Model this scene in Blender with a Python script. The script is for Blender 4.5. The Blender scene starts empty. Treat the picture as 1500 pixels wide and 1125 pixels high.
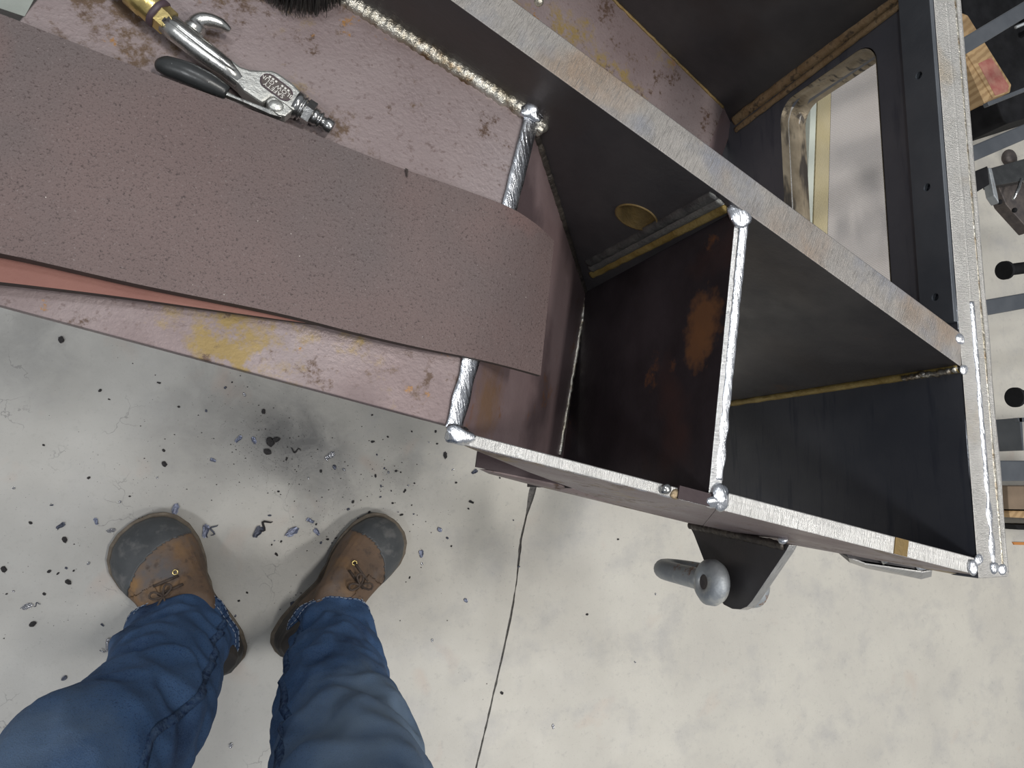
import bpy, bmesh, math, random
import numpy as np
from mathutils import Vector, Matrix, noise
random.seed(7)
S = bpy.context.scene
COL = S.collection
PI = math.pi

# ------------------------------------------------------------------ camera
F_PX, NX, NY = 1083.0, 357.0, 700.0          # focal length and the point straight below the lens
def _cam(px, py): return np.array([px-750.0, -(py-562.5), -F_PX])
_dn = _cam(NX, NY); _dn /= np.linalg.norm(_dn)
_Z = -_dn
_X = np.array([1.0, 0, 0]) - _Z*_Z[0]; _X /= np.linalg.norm(_X)
_Y = np.cross(_Z, _X)
ROT = np.array([_X, _Y, _Z])
CAM = np.array([0.0, 0.0, 1.55])
cd = bpy.data.cameras.new('camera'); cam = bpy.data.objects.new('camera', cd); COL.objects.link(cam)
cd.sensor_width = 36; cd.lens = 36*F_PX/1500; cd.clip_start = .02
M4 = Matrix([list(ROT[i])+[CAM[i]] for i in range(3)]+[[0, 0, 0, 1]])
cam.matrix_world = M4
S.camera = cam

# ------------------------------------------------------------------ light
W = bpy.data.worlds.new('world'); S.world = W; W.use_nodes = True
W.node_tree.nodes['Background'].inputs[0].default_value = (.80, .84, .90, 1)
W.node_tree.nodes['Background'].inputs[1].default_value = .34
def area(name, loc, tgt, sx, sy, power, col=(1, .97, .92)):
    l = bpy.data.lights.new(name, 'AREA'); l.shape = 'RECTANGLE'; l.size = sx; l.size_y = sy; l.energy = power; l.color = col
    o = bpy.data.objects.new(name, l); COL.objects.link(o); o.location = loc
    o.rotation_euler = (Vector(tgt)-Vector(loc)).to_track_quat('-Z', 'Y').to_euler(); return o
area('hall_lamp', (3.2, -2.6, 6.5), (.3, 0, 0), 1.3, .5, 150)
area('hall_lamp', (-3.0, -2.2, 6.5), (0, 0, 0), 1.3, .5, 120, (.96, .98, 1))
area('hall_lamp', (-.7, 1.9, 6.5), (.1, 0, 0), 1.2, .5, 60, (.95, .98, 1))
area('hall_lamp', (1.5, .1, 6.5), (.6, .2, 0), 1.1, .35, 125)
S.view_settings.view_transform = 'Standard'; S.view_settings.look = 'None'
S.view_settings.gamma = 1; S.view_settings.use_curve_mapping = False
S.view_settings.exposure = 0.0

# ------------------------------------------------------------------ geometry of the view
def ray(px, py): return ROT @ _cam(px, py)
def at(px, py, z):
    r = ray(px, py); return Vector(CAM + r*(z-CAM[2])/r[2])
def onp(px, py, P, n):
    r = Vector(ray(px, py)); c = Vector(CAM); n = Vector(n)
    return c + r*(n.dot(Vector(P)-c)/n.dot(r))
def onv(px, py, A, B):
    d = B-A; return onp(px, py, A, Vector((-d.y, d.x, 0)))

# ------------------------------------------------------------------ materials
def mat(name, c1, c2, rough=.5, metal=0., scale=6., fine=None, bump=.15, bscale=120, rust=None, specks=None, stretch=None, ang=0, wave=None, patch=None, spec=.5, r2=None):
    m = bpy.data.materials.new(name); m.use_nodes = True
    nt = m.node_tree; N = nt.nodes; L = nt.links; b = N['Principled BSDF']
    b.inputs['Roughness'].default_value = rough; b.inputs['Metallic'].default_value = metal
    b.inputs['Specular IOR Level'].default_value = spec
    tc = N.new('ShaderNodeTexCoord'); src = tc.outputs['Object']
    mp = N.new('ShaderNodeMapping'); L.new(src, mp.inputs[0])
    mp.inputs['Rotation'].default_value = (0, 0, ang)
    st = N.new('ShaderNodeVectorMath'); st.operation = 'MULTIPLY'; L.new(mp.outputs[0], st.inputs[0]); st.inputs[1].default_value = stretch or (1, 1, 1)
    def nz(sc, det=5, rg=.6, v=None):
        n = N.new('ShaderNodeTexNoise'); n.inputs['Scale'].default_value = sc; n.inputs['Detail'].default_value = det; n.inputs['Roughness'].default_value = rg
        L.new(v or src, n.inputs['Vector']); return n.outputs['Fac']
    def rampf(f, a, bb):
        r = N.new('ShaderNodeMapRange'); r.inputs[1].default_value = a; r.inputs[2].default_value = bb; L.new(f, r.inputs[0]); return r.outputs[0]
    def mix(f, a, bb):
        x = N.new('ShaderNodeMix'); x.data_type = 'RGBA'; L.new(f, x.inputs[0])
        for i, v in ((6, a), (7, bb)):
            if isinstance(v, tuple): x.inputs[i].default_value = (*v, 1)
            else: L.new(v, x.inputs[i])
        return x.outputs[2]
    col = mix(rampf(nz(scale), .35, .65), c1, c2)
    if patch:   # (colour, scale, lo, hi)
        for (pc, ps, lo, hi) in patch: col = mix(rampf(nz(ps, 4, .55), lo, hi), col, pc)
    if fine:    # (colour, scale, lo, hi)
        for (fc, fs, lo, hi) in fine: col = mix(rampf(nz(fs, 3, .6, st.outputs[0]), lo, hi), col, fc)
    if rust:    # (colour, scale, lo, hi): broken islands
        for (rc, rs, lo, hi) in rust:
            a = rampf(nz(rs, 8, .7), lo, hi); bq = rampf(nz(rs*9, 4, .7), .42, .55)
            mu = N.new('ShaderNodeMath'); mu.operation = 'MULTIPLY'; L.new(a, mu.inputs[0]); L.new(bq, mu.inputs[1])
            col = mix(mu.outputs[0], col, rc)
    if specks:  # (colour, scale, radius)
        for (sc_, ss, sr) in specks:
            v = N.new('ShaderNodeTexVoronoi'); v.inputs['Scale'].default_value = ss; L.new(src, v.inputs['Vector'])
            f = rampf(v.outputs['Distance'], sr, sr*.6); g = rampf(nz(ss*.23, 2), .5, .56)
            mu = N.new('ShaderNodeMath'); mu.operation = 'MULTIPLY'; L.new(f, mu.inputs[0]); L.new(g, mu.inputs[1])
            col = mix(mu.outputs[0], col, sc_)
    h = nz(bscale, 4, .6, st.outputs[0])
    if wave:    # (scale, distortion, strength mix)
        wv = N.new('ShaderNodeTexWave'); wv.inputs['Scale'].default_value = wave[0]; wv.inputs['Distortion'].default_value = wave[1]; wv.inputs['Detail'].default_value = 3; wv.inputs['Detail Scale'].default_value = 2
        L.new(mp.outputs[0], wv.inputs['Vector'])
        ad = N.new('ShaderNodeMath'); ad.operation = 'MULTIPLY_ADD'; L.new(wv.outputs['Fac'], ad.inputs[0]); ad.inputs[1].default_value = wave[2]; L.new(h, ad.inputs[2]); h = ad.outputs[0]
        if len(wave) > 3: col = mix(rampf(wv.outputs['Fac'], .3, .8), col, wave[3])
    bp = N.new('ShaderNodeBump'); bp.inputs['Strength'].default_value = bump; bp.inputs['Distance'].default_value = .002
    L.new(h, bp.inputs['Height']); L.new(bp.outputs[0], b.inputs['Normal'])
    L.new(col, b.inputs['Base Color'])
    if r2 is not None:
        rr = N.new('ShaderNodeMapRange'); rr.inputs[1].default_value = .35; rr.inputs[2].default_value = .65
        rr.inputs[3].default_value = rough; rr.inputs[4].default_value = r2; L.new(nz(scale*2.3), rr.inputs[0]); L.new(rr.outputs[0], b.inputs['Roughness'])
    return m

RUST = (.20, .105, .035); OCH = (.24, .17, .065)
M = {}
M['oxide'] = mat('purple_oxide_steel', (.185, .140, .140), (.245, .200, .198), .42, .35, 5, bump=.25, bscale=260, r2=.62,
                 rust=[(OCH, 6, .55, .62), ((.11, .070, .045), 9, .56, .60), ((.09, .055, .04), 17, .58, .62), ((.28, .14, .04), 22, .64, .67)], patch=[((.27, .235, .24), 3.1, .5, .7)],
                 fine=[((.15, .11, .105), 190, .58, .72)])
M['ledge'] = mat('shaded_unground_purple_steel', (.028, .015, .018), (.040, .023, .027), .55, .2, 9)  # purple steel darkened for shade on the lower plate; also the unground rail length
M['slope'] = mat('purple_slope_steel', (.215, .150, .152), (.275, .205, .21), .42, .35, 5, bump=.2, bscale=260, r2=.55,
                 rust=[((.22, .10, .04), 9, .56, .64)], patch=[((.125, .09, .095), 7, .5, .66)])
M['dark'] = mat('dark_mill_steel', (.040, .038, .042), (.072, .067, .069), .5, .35, 7, bump=.12, bscale=160, r2=.36,
                patch=[((.055, .045, .042), 4, .52, .7)], rust=[((.11, .06, .03), 5, .66, .72)])
M['blue'] = mat('blue_mill_steel', (.075, .080, .098), (.115, .118, .132), .46, .4, 5, bump=.12, bscale=160, r2=.34, fine=[((.055, .060, .080), 20, .55, .75)], stretch=(1, .4, 3))
M['divider'] = mat('dark_divider_steel', (.026, .021, .024), (.058, .048, .054), .42, .4, 9, bump=.12, bscale=150, rust=[((.19, .08, .035), 8, .60, .66)], patch=[((.075, .040, .035), 6, .56, .7)])
def ground(name, ang, tint=(.62, .60, .57), patch=None, rough=.36, st=(1, 14, 1)):
    return mat(name, tint, tuple(c*.82 for c in tint), rough, .92, 14, bump=.55, bscale=90, stretch=st, ang=ang, r2=rough+.14,
               fine=[(tuple(c*.55 for c in tint), 60, .52, .75)], patch=patch)
HEAT = [((.42, .30, .20), 9, .5, .64), ((.30, .31, .40), 12, .54, .68)]
M['edge_rear'] = ground('rear_edge_steel', .52, (.50, .47, .44), [((.42, .33, .26), 9, .5, .68), ((.33, .34, .38), 12, .54, .70)], .45, (14, 1, 1))
M['edge_mid'] = ground('divider_edge_steel', 0, (.74, .74, .74), None, .3, (1, 12, 1))
M['edge_end'] = ground('end_edge_steel', 0, (.58, .565, .54), [((.48, .42, .34), 7, .54, .66)], .40, (2, 16, 1))
M['edge_front'] = ground('front_edge_steel', .24, (.66, .65, .63), None, .36, (14, 1, 1))
M['bright'] = mat('bright_ground_weld', (.80, .81, .84), (.60, .62, .66), .20, 1., 20, bump=.6, bscale=60, r2=.34, stretch=(6, 1, 1), ang=-.25)
M['weld'] = mat('brown_weld', (.20, .145, .085), (.33, .26, .17), .48, .6, 40, bump=.8, bscale=180, r2=.35)
M['weld_silver'] = mat('silver_weld', (.42, .38, .30), (.66, .64, .58), .32, .9, 40, bump=.9, bscale=220, fine=[((.22, .15, .08), 60, .5, .7)])
M['weld_dark'] = mat('dark_weld', (.07, .062, .058), (.14, .12, .10), .4, .7, 50, bump=.8, bscale=220)
M['pass_ochre'] = mat('ochre_weld_pass', (.24, .165, .045), (.36, .27, .10), .5, .5, 40, bump=.7, bscale=200, r2=.4)
M['pass_grey'] = mat('grey_weld_pass', (.15, .15, .145), (.24, .235, .21), .45, .6, 40, bump=.7, bscale=200)
M['pass_dark'] = mat('dark_weld_pass', (.075, .075, .075), (.15, .15, .14), .45, .6, 50, bump=.7, bscale=200)
M['pass_tan'] = mat('tan_weld_pass', (.26, .17, .085), (.36, .26, .15), .5, .5, 40, bump=.9, bscale=190, fine=[((.12, .09, .06), 90, .54, .66)])
M['ochre'] = mat('ochre_rust_steel', (.23, .15, .05), (.14, .10, .045), .6, .3, 30, bump=.5, bscale=180)
M['cut'] = mat('flame_cut_steel', (.17, .135, .09), (.30, .25, .18), .5, .5, 22, bump=.6, bscale=70, stretch=(1, .35, 3), fine=[((.05, .042, .035), 34, .54, .64)])
M['sheet'] = mat('brown_sheet', (.118, .084, .080), (.148, .106, .101), .55, .1, 4, bump=.22, bscale=420, spec=.35,
                 patch=[((.115, .092, .090), 5, .5, .68), ((.215, .105, .088), 3.1, .60, .76)], fine=[((.06, .042, .04), 420, .58, .70), ((.19, .155, .15), 520, .62, .74), ((.07, .05, .048), 900, .55, .7)],
                 specks=[((.42, .38, .35), 85, .045)])
M['sheet_red'] = mat('red_brown_sheet', (.20, .085, .068), (.25, .115, .09), .7, 0, 8, bump=.2, bscale=300)
M['sheet_edge'] = mat('sheet_edge', (.022, .014, .012), (.04, .026, .022), .7, 0, 40, bump=.3)
M['galv'] = mat('galvanised', (.27, .29, .31), (.40, .42, .43), .5, .45, 22, bump=.3, bscale=150, rust=[((.22, .10, .04), 14, .58, .62)], patch=[((.5, .5, .47), 25, .55, .65)])
M['galv_dark'] = mat('pin_end', (.08, .07, .07), (.13, .11, .10), .55, .5, 60, bump=.4)
M['black'] = mat('black_paint', (.008, .008, .009), (.016, .016, .018), .75, 0, 20, spec=.15)
M['tube'] = mat('grey_tube', (.09, .10, .115), (.13, .14, .155), .42, .5, 8, r2=.55)
M['wood'] = mat('pale_wood', (.48, .33, .17), (.40, .26, .13), .7, 0, 6, wave=(18, 3, .5, (.33, .21, .10)), ang=.9)
M['wood_old'] = mat('old_wood', (.15, .11, .075), (.22, .16, .11), .8, 0, 12, wave=(14, 3, .5))
M['redpaint'] = mat('faded_red_paint', (.34, .10, .085), (.42, .20, .15), .6, 0, 40)
M['orange'] = mat('orange_strap', (.55, .22, .06), (.5, .2, .05), .6)
M['cream'] = mat('ribbed_cream_panel', (.50, .46, .43), (.54, .50, .47), .6, 0, 3, bump=.5, wave=(70, .6, 2.0, (.45, .42, .40)), ang=1.15)
M['yellow'] = mat('ribbed_yellow_strip', (.55, .47, .27), (.60, .53, .36), .6, 0, 9, bump=.5, wave=(90, .6, 2.0, (.50, .42, .25)), ang=.3)
M['white'] = mat('white_strip', (.62, .66, .58), (.58, .61, .54), .6, 0, 9)
M['chrome'] = mat('worn_chrome', (.60, .60, .58), (.46, .46, .44), .20, .95, 40, bump=.12, bscale=150, r2=.36, fine=[((.20, .19, .18), 210, .62, .74)])
M['nickel'] = mat('nickel_face', (.42, .42, .40), (.50, .50, .47), .36, .8, 30, bump=.35, bscale=200, r2=.5)
M['steel_fit'] = mat('steel_fitting', (.30, .30, .30), (.45, .45, .44), .25, .95, 60)
M['brass'] = mat('brass', (.58, .45, .17), (.70, .56, .26), .28, .9, 40, bump=.2)
M['rubber'] = mat('black_rubber', (.018, .019, .020), (.035, .037, .038), .33, 0, 30, bump=.1, specks=[((.3, .3, .3), 260, .12)])
M['badge'] = mat('badge_recess', (.075, .060, .055), (.10, .085, .08), .6, .2, 60)
M['letter'] = mat('raised_letter', (.62, .60, .56), (.66, .64, .60), .45, .3, 60, bump=.02)
M['hose'] = mat('hose_ring', (.05, .035, .045), (.08, .05, .06), .5)
M['bristle'] = mat('black_bristle', (.015, .015, .015), (.05, .05, .045), .4, 0, 60)
M['tape'] = mat('grey_tape', (.26, .285, .26), (.22, .24, .22), .6, 0, 40)
M['denim'] = mat('blue_denim', (.040, .088, .192), (.064, .126, .255), .85, 0, 9, bump=.5, bscale=700, spec=.2, patch=[((.095, .150, .255), 6.5, .54, .74), ((.020, .040, .095), 8, .56, .72)],
                 fine=[((.070, .115, .20), 620, .50, .72), ((.012, .028, .075), 500, .54, .75)])
def fade(m, spots, colr):
    nt = m.node_tree; N = nt.nodes; L = nt.links; b = N['Principled BSDF']; src = N['Texture Coordinate'].outputs['Object']
    last = b.inputs['Base Color'].links[0].from_socket
    for c, r0, r1, amt in spots:
        d = N.new('ShaderNodeVectorMath'); d.operation = 'DISTANCE'; L.new(src, d.inputs[0]); d.inputs[1].default_value = c
        f = N.new('ShaderNodeMapRange'); f.inputs[1].default_value = r1; f.inputs[2].default_value = r0; f.inputs[3].default_value = 0; f.inputs[4].default_value = amt; 
        n = N.new('ShaderNodeTexNoise'); n.inputs['Scale'].default_value = 3.2/r1; n.inputs['Detail'].default_value = 5; L.new(src, n.inputs['Vector'])
        ma = N.new('ShaderNodeMath'); ma.operation = 'MULTIPLY_ADD'; L.new(n.outputs['Fac'], ma.inputs[0]); ma.inputs[1].default_value = r1*1.1; L.new(d.outputs['Value'], ma.inputs[2])
        sb_ = N.new('ShaderNodeMath'); sb_.operation = 'SUBTRACT'; L.new(ma.outputs[0], sb_.inputs[0]); sb_.inputs[1].default_value = r1*.55; L.new(sb_.outputs[0], f.inputs[0])
        x = N.new('ShaderNodeMix'); x.data_type = 'RGBA'; L.new(f.outputs[0], x.inputs[0]); L.new(last, x.inputs[6]); x.inputs[7].default_value = (*colr, 1); last = x.outputs[2]
    L.new(last, b.inputs['Base Color'])
fade(M['denim'], [(tuple(at(560, 1090, .52)), .06, .17, .8), (tuple(at(10, 1120, .60)), .03, .13, .5), (tuple(at(560, 1240, .65)), .05, .2, .8)], (.155, .215, .295))
M['denim_trim'] = mat('denim_trim', (.028, .060, .135), (.070, .115, .20), .85, 0, 120, bump=.6, bscale=500, spec=.2, fine=[((.02, .04, .10), 160, .5, .6)])
M['stitch'] = mat('stitch_thread', (.22, .27, .36), (.30, .33, .38), .85)
M['leather'] = mat('brown_leather', (.115, .078, .055), (.165, .105, .068), .6, 0, 14, bump=.4, bscale=130, spec=.35,
                   patch=[((.26, .15, .065), 9, .54, .72), ((.125, .115, .115), 10, .56, .72)], fine=[((.07, .05, .04), 60, .55, .75)])
M['leather_dark'] = mat('dark_leather', (.035, .033, .034), (.065, .055, .048), .6, 0, 16, bump=.35, bscale=140, spec=.35)
M['toe'] = mat('scuffed_toe_cap', (.055, .060, .064), (.085, .090, .095), .5, 0, 16, bump=.2, bscale=150, spec=.4, patch=[((.13, .13, .13), 24, .58, .68)])
M['sole'] = mat('boot_sole', (.055, .048, .04), (.09, .078, .062), .75, 0, 30, bump=.3)
M['welt'] = mat('boot_welt', (.17, .14, .105), (.10, .08, .06), .7, 0, 60, bump=.3)
M['lace'] = mat('boot_lace', (.05, .035, .028), (.09, .065, .05), .8, 0, 90)
M['scale'] = mat('mill_scale', (.05, .055, .075), (.11, .12, .16), .30, .6, 60, bump=.3)
M['scale_b'] = mat('blue_scale', (.14, .16, .24), (.26, .28, .36), .28, .7, 80, bump=.3)
M['slag'] = mat('black_slag', (.015, .015, .017), (.05, .045, .045), .45, .3, 90, bump=.5)
M['shiny'] = mat('bright_chip', (.6, .6, .62), (.35, .35, .38), .2, .9, 90, bump=.5)

# ------------------------------------------------------------------ objects
def thing(name, label, cat, loc=(0, 0, 0), group=None):
    o = bpy.data.objects.new(name, None); COL.objects.link(o); o.location = loc; o.empty_display_size = .05
    o['label'] = label; o['category'] = cat
    if group: o['group'] = group
    return o
def tag(o, label, cat, group=None):
    o['label'] = label; o['category'] = cat
    if group: o['group'] = group
    return o
def wl(o):     # world location of a (translation-only) chain
    v = Vector(o.location)
    while o.parent: o = o.parent; v += Vector(o.location)
    return v
def link(name, me, parent=None, label=None, kind=None):
    o = bpy.data.objects.new(name, me); COL.objects.link(o)
    if parent: o.parent = parent; o.location = -wl(parent)
    if label: o['label'] = label
    if kind: o['kind'] = kind
    return o
def finish(name, bm, mats, parent=None, smooth=False, bevel=0, label=None, kind=None, normals=True):
    if normals: bmesh.ops.recalc_face_normals(bm, faces=bm.faces[:])
    me = bpy.data.meshes.new(name); bm.to_mesh(me); bm.free()
    for m in (mats if isinstance(mats, (list, tuple)) else [mats]): me.materials.append(M[m])
    if smooth:
        for p in me.polygons: p.use_smooth = True
    o = link(name, me, parent, label, kind)
    if bevel:
        b = o.modifiers.new('bevel', 'BEVEL'); b.width = bevel; b.segments = 2; b.limit_method = 'ANGLE'; b.angle_limit = math.radians(40)
    return o
def cr(P, n):   # Catmull-Rom through 2-D/3-D points
    out = []
    for i in range(len(P)-1):
        p0, p1, p2, p3 = P[max(i-1, 0)], P[i], P[i+1], P[min(i+2, len(P)-1)]
        for k in range(n):
            t = k/n
            out.append(tuple(.5*((2*b)+(-a+c)*t+(2*a-5*b+4*c-d)*t*t+(-a+3*b-3*c+d)*t**3) for a, b, c, d in zip(p0, p1, p2, p3)))
    out.append(tuple(P[-1])); return out
def add_hull(bm, pts):
    vs = [bm.verts.new(p) for p in pts]
    r = bmesh.ops.convex_hull(bm, input=vs)
    bmesh.ops.delete(bm, geom=[g for g in set(r['geom_interior']+r['geom_unused']) if isinstance(g, bmesh.types.BMVert)], context='VERTS')
def hull(name, pts, m, parent=None, bevel=0, **k):
    bm = bmesh.new(); add_hull(bm, pts)
    bmesh.ops.dissolve_limit(bm, angle_limit=.01, verts=bm.verts[:], edges=bm.edges[:])
    return finish(name, bm, m, parent, bevel=bevel, **k)
def slab(name, pts, thick, m, parent=None, holes=(), top=None, bevel=0, side=None, topdir=None, **k):
    """pts: planar loop of world points; thick: vector; holes: loops; faces with normal near +Z take material 1 when top is set"""
    bm = bmesh.new(); t = Vector(thick); loops = []
    for lp in [pts]+list(holes):
        vs = [bm.verts.new(p) for p in lp]
        loops.append(vs)
    def cap(ls):
        es = []
        for vs in ls:
            for i in range(len(vs)):
                a, b = vs[i], vs[(i+1) % len(vs)]
                es.append(bm.edges.get((a, b)) or bm.edges.new((a, b)))
        if len(ls) == 1: bm.faces.new(ls[0])
        else: bmesh.ops.triangle_fill(bm, use_beauty=True, use_dissolve=True, edges=es)
    cap(loops)
    l2 = [[bm.verts.new(v.co+t) for v in vs] for vs in loops]
    cap(l2)
    for A, B in zip(loops, l2):
        for i in range(len(A)):
            j = (i+1) % len(A); bm.faces.new((A[i], A[j], B[j], B[i]))
    bmesh.ops.recalc_face_normals(bm, faces=bm.faces[:])
    mats = [m]
    if top:
        mats.append(top)
        for f in bm.faces:
            if f.normal.z > .6: f.material_index = 1
    if side:
        mats.append(side); tn = t.normalized()
        for f in bm.faces:
            if abs(f.normal.dot(tn)) < .5: f.material_index = len(mats)-1
    return finish(name, bm, mats, parent, bevel=bevel, **k)
def tube(bm, pts, rad, seg=10, caps=True, squash=None, up=(0, 0, 1)):
    """pts: list of Vector; rad: number or list"""
    n = len(pts); rings = []
    prev = None
    for i, p in enumerate(pts):
        p = Vector(p)
        d = (Vector(pts[min(i+1, n-1)])-Vector(pts[max(i-1, 0)])).normalized()
        u = Vector(up); 
        if abs(d.dot(u)) > .95: u = Vector((1, 0, 0))
        s = d.cross(u).normalized(); w = s.cross(d).normalized()
        r = rad[i] if isinstance(rad, (list, tuple)) else rad
        rings.append([bm.verts.new(p + s*math.cos(2*PI*k/seg)*r + w*math.sin(2*PI*k/seg)*r*(squash or 1)) for k in range(seg)])
    for a, b in zip(rings, rings[1:]):
        for k in range(seg): bm.faces.new((a[k], a[(k+1) % seg], b[(k+1) % seg], b[k]))
    if caps:
        bm.faces.new(rings[0][::-1]); bm.faces.new(rings[-1])
def bead(name, A, B, r, m, parent, squash=.6, pitch=.004, rip=.12, up=(0, 0, 1), wob=.0008, label=None):
    A = Vector(A); B = Vector(B); L = (B-A).length; n = max(8, int(L/pitch)*2); bm = bmesh.new()
    pts = []; rr = []
    for i in range(n+1):
        t = i/n; p = A.lerp(B, t); s = L*t/pitch
        p = p + Vector((noise.noise((s*.4, 1, 0)), noise.noise((s*.4, 5, 0)), noise.noise((s*.4, 9, 0))))*wob*1.5
        pts.append(p); rr.append(r*(1+rip*.35*math.sin(PI*s)+.16*noise.noise((s*.3, 3, 7))))
    tube(bm, pts, rr, 12, True, squash, up)
    return finish(name, bm, m, parent, smooth=True, label=label)
def blob(name, c, r, m, parent, sub=3, amp=.25, sc=(1, 1, 1), freq=90, label=None):
    bm = bmesh.new(); bmesh.ops.create_icosphere(bm, subdivisions=sub, radius=r)
    for v in bm.verts:
        v.co *= 1+amp*noise.noise(v.co*freq+Vector(c)*50)
        v.co = Vector((v.co.x*sc[0], v.co.y*sc[1], v.co.z*sc[2]))+Vector(c)
    return finish(name, bm, m, parent, smooth=True, label=label)

# ------------------------------------------------------------------ floor
def build_floor():
    m = bpy.data.materials.new('concrete'); m.use_nodes = True; nt = m.node_tree; N = nt.nodes; L = nt.links; b = N['Principled BSDF']
    tc = N.new('ShaderNodeTexCoord'); src = tc.outputs['Object']
    def nz(sc, det, rg=.6, off=0, dist=0):
        mp = N.new('ShaderNodeMapping'); mp.inputs['Location'].default_value = (off, off*.7, 0); L.new(src, mp.inputs[0])
        n = N.new('ShaderNodeTexNoise'); n.inputs['Scale'].default_value = sc; n.inputs['Detail'].default_value = det; n.inputs['Roughness'].default_value = rg; n.inputs['Distortion'].default_value = dist
        L.new(mp.outputs[0], n.inputs['Vector']); return n.outputs['Fac']
    def rm(f, a, c, lo=0, hi=1):
        r = N.new('ShaderNodeMapRange'); r.inputs[1].default_value = a; r.inputs[2].default_value = c; r.inputs[3].default_value = lo; r.inputs[4].default_value = hi; L.new(f, r.inputs[0]); return r.outputs[0]
    def mix(f, a, c):
        x = N.new('ShaderNodeMix'); x.data_type = 'RGBA'
        L.new(f, x.inputs[0])
        for i, v in ((6, a), (7, c)):
            if isinstance(v, tuple): x.inputs[i].default_value = (*v, 1)
            else: L.new(v, x.inputs[i])
        return x.outputs[2]
    def mul(a, c):
        x = N.new('ShaderNodeMath'); x.operation = 'MULTIPLY'; L.new(a, x.inputs[0]); L.new(c, x.inputs[1]); return x.outputs[0]
    sep = N.new('ShaderNodeSeparateXYZ'); L.new(src, sep.inputs[0])
    col = mix(rm(nz(3, 6), .35, .65), (.485, .462, .415), (.56, .535, .475))
    col = mix(rm(nz(9, 6, .65, 3), .5, .72), col, (.43, .415, .39))
    # greyer concrete towards the left of the joint
    col = mix(rm(sep.outputs[0], .55, -.1, 0, .75), col, mix(rm(nz(5, 6, .6, 11), .35, .7), (.42, .415, .40), (.33, .325, .31)))
    col = mix(rm(nz(7, 3, .5, 8, .4), .64, .76, 0, .35), col, (.48, .34, .27))
    col = mix(rm(nz(60, 5, .7, 1), .56, .74, 0, .5), col, (.33, .32, .30))
    col = mix(rm(nz(260, 3, .7, 5), .62, .72, 0, .5), col, (.22, .21, .20))
    # worked-in black dust stains plus painted soft shadows in front of the frame
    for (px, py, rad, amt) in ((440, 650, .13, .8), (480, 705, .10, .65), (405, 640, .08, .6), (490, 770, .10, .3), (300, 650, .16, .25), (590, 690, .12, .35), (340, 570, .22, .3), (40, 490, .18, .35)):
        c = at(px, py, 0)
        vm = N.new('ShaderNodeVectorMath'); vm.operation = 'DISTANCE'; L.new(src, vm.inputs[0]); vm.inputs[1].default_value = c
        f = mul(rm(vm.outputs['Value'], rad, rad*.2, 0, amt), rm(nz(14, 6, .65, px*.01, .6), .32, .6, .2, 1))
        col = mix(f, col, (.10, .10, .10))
    # fine hairline cracks: dark lines along voronoi borders, only in places
    v = N.new('ShaderNodeTexVoronoi'); v.feature = 'DISTANCE_TO_EDGE'; v.inputs['Scale'].default_value = 9
    ds = N.new('ShaderNodeVectorMath'); ds.operation = 'ADD'; L.new(src, ds.inputs[0])
    nn = N.new('ShaderNodeTexNoise'); nn.inputs['Scale'].default_value = 14; nn.inputs['Detail'].default_value = 5; L.new(src, nn.inputs['Vector']); 
    sc = N.new('ShaderNodeVectorMath'); sc.operation = 'SCALE'; sc.inputs['Scale'].default_value = .16; L.new(nn.outputs['Color'], sc.inputs[0]); L.new(sc.outputs[0], ds.inputs[1]); L.new(ds.outputs[0], v.inputs['Vector'])
    f = mul(mul(rm(v.outputs['Distance'], .012, .004), rm(nz(6, 3, .5, 21), .56, .62, 0, .55)), rm(sep.outputs[0], .35, .1))
    col = mix(f, col, (.16, .155, .15))
    L.new(col, b.inputs['Base Color'])
    L.new(rm(nz(6, 5, .6, 9), .35, .65, .42, .62), b.inputs['Roughness'])
    bp = N.new('ShaderNodeBump'); bp.inputs['Strength'].default_value = .25; bp.inputs['Distance'].default_value = .002
    L.new(nz(70, 6, .7, 2), bp.inputs['Height']); L.new(bp.outputs[0], b.inputs['Normal'])
    M['concrete'] = m
    # two pours with a ragged open joint between them
    J = [at(x, y, 0) for x, y in ((1040, -700), (905, 100), (800, 620), (783, 706), (775, 740), (763, 790), (757, 850), (749, 900), (735, 965), (722, 1020), (713, 1060), (698, 1122), (640, 1400), (500, 2100))]
    pts = []
    for a, c in zip(J, J[1:]):
        n = max(2, int((c-a).length/.008))
        for i in range(n): pts.append(a.lerp(c, i/n))
    pts.append(J[-1])
    left, right = [], []
    for i, p in enumerate(pts):
        w = .0022+.0016*noise.noise((i*.11, 0, 0))+.0012*noise.noise((i*.6, 3, 0))
        y = p.y
        w += .006*math.exp(-((y-at(778, 722, 0).y)/.035)**2)
        w = max(w, .0008)
        left.append(Vector((p.x-w+.001*noise.noise((i*.35, 7, 0)), p.y, 0))); right.append(Vector((p.x+w+.001*noise.noise((i*.4, 11, 0)), p.y, 0)))
    bm = bmesh.new()
    for side, X in ((left, -9), (right, 9)):
        t = [bm.verts.new(p) for p in side]; lo = [bm.verts.new((p.x, p.y, -.03)) for p in side]; far = [bm.verts.new((X, p.y, 0)) for p in side]
        for i in range(len(t)-1):
            bm.faces.new((t[i], t[i+1], far[i+1], far[i])); bm.faces.new((t[i], lo[i], lo[i+1], t[i+1]))
    # plain concrete beyond the ends of the joint
    for sy, i in ((1, 0), (-1, -1)):
        y0 = left[i].y; vs = [bm.verts.new(p) for p in ((-9, y0, 0), (9, y0, 0), (9, sy*9, 0), (-9, sy*9, 0))]
        bm.faces.new(vs)
    bmesh.ops.recalc_face_normals(bm, faces=bm.faces[:])
    for f in bm.faces:
        if abs(f.normal.z) > .5 and f.normal.z < 0: f.normal_flip()
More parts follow.
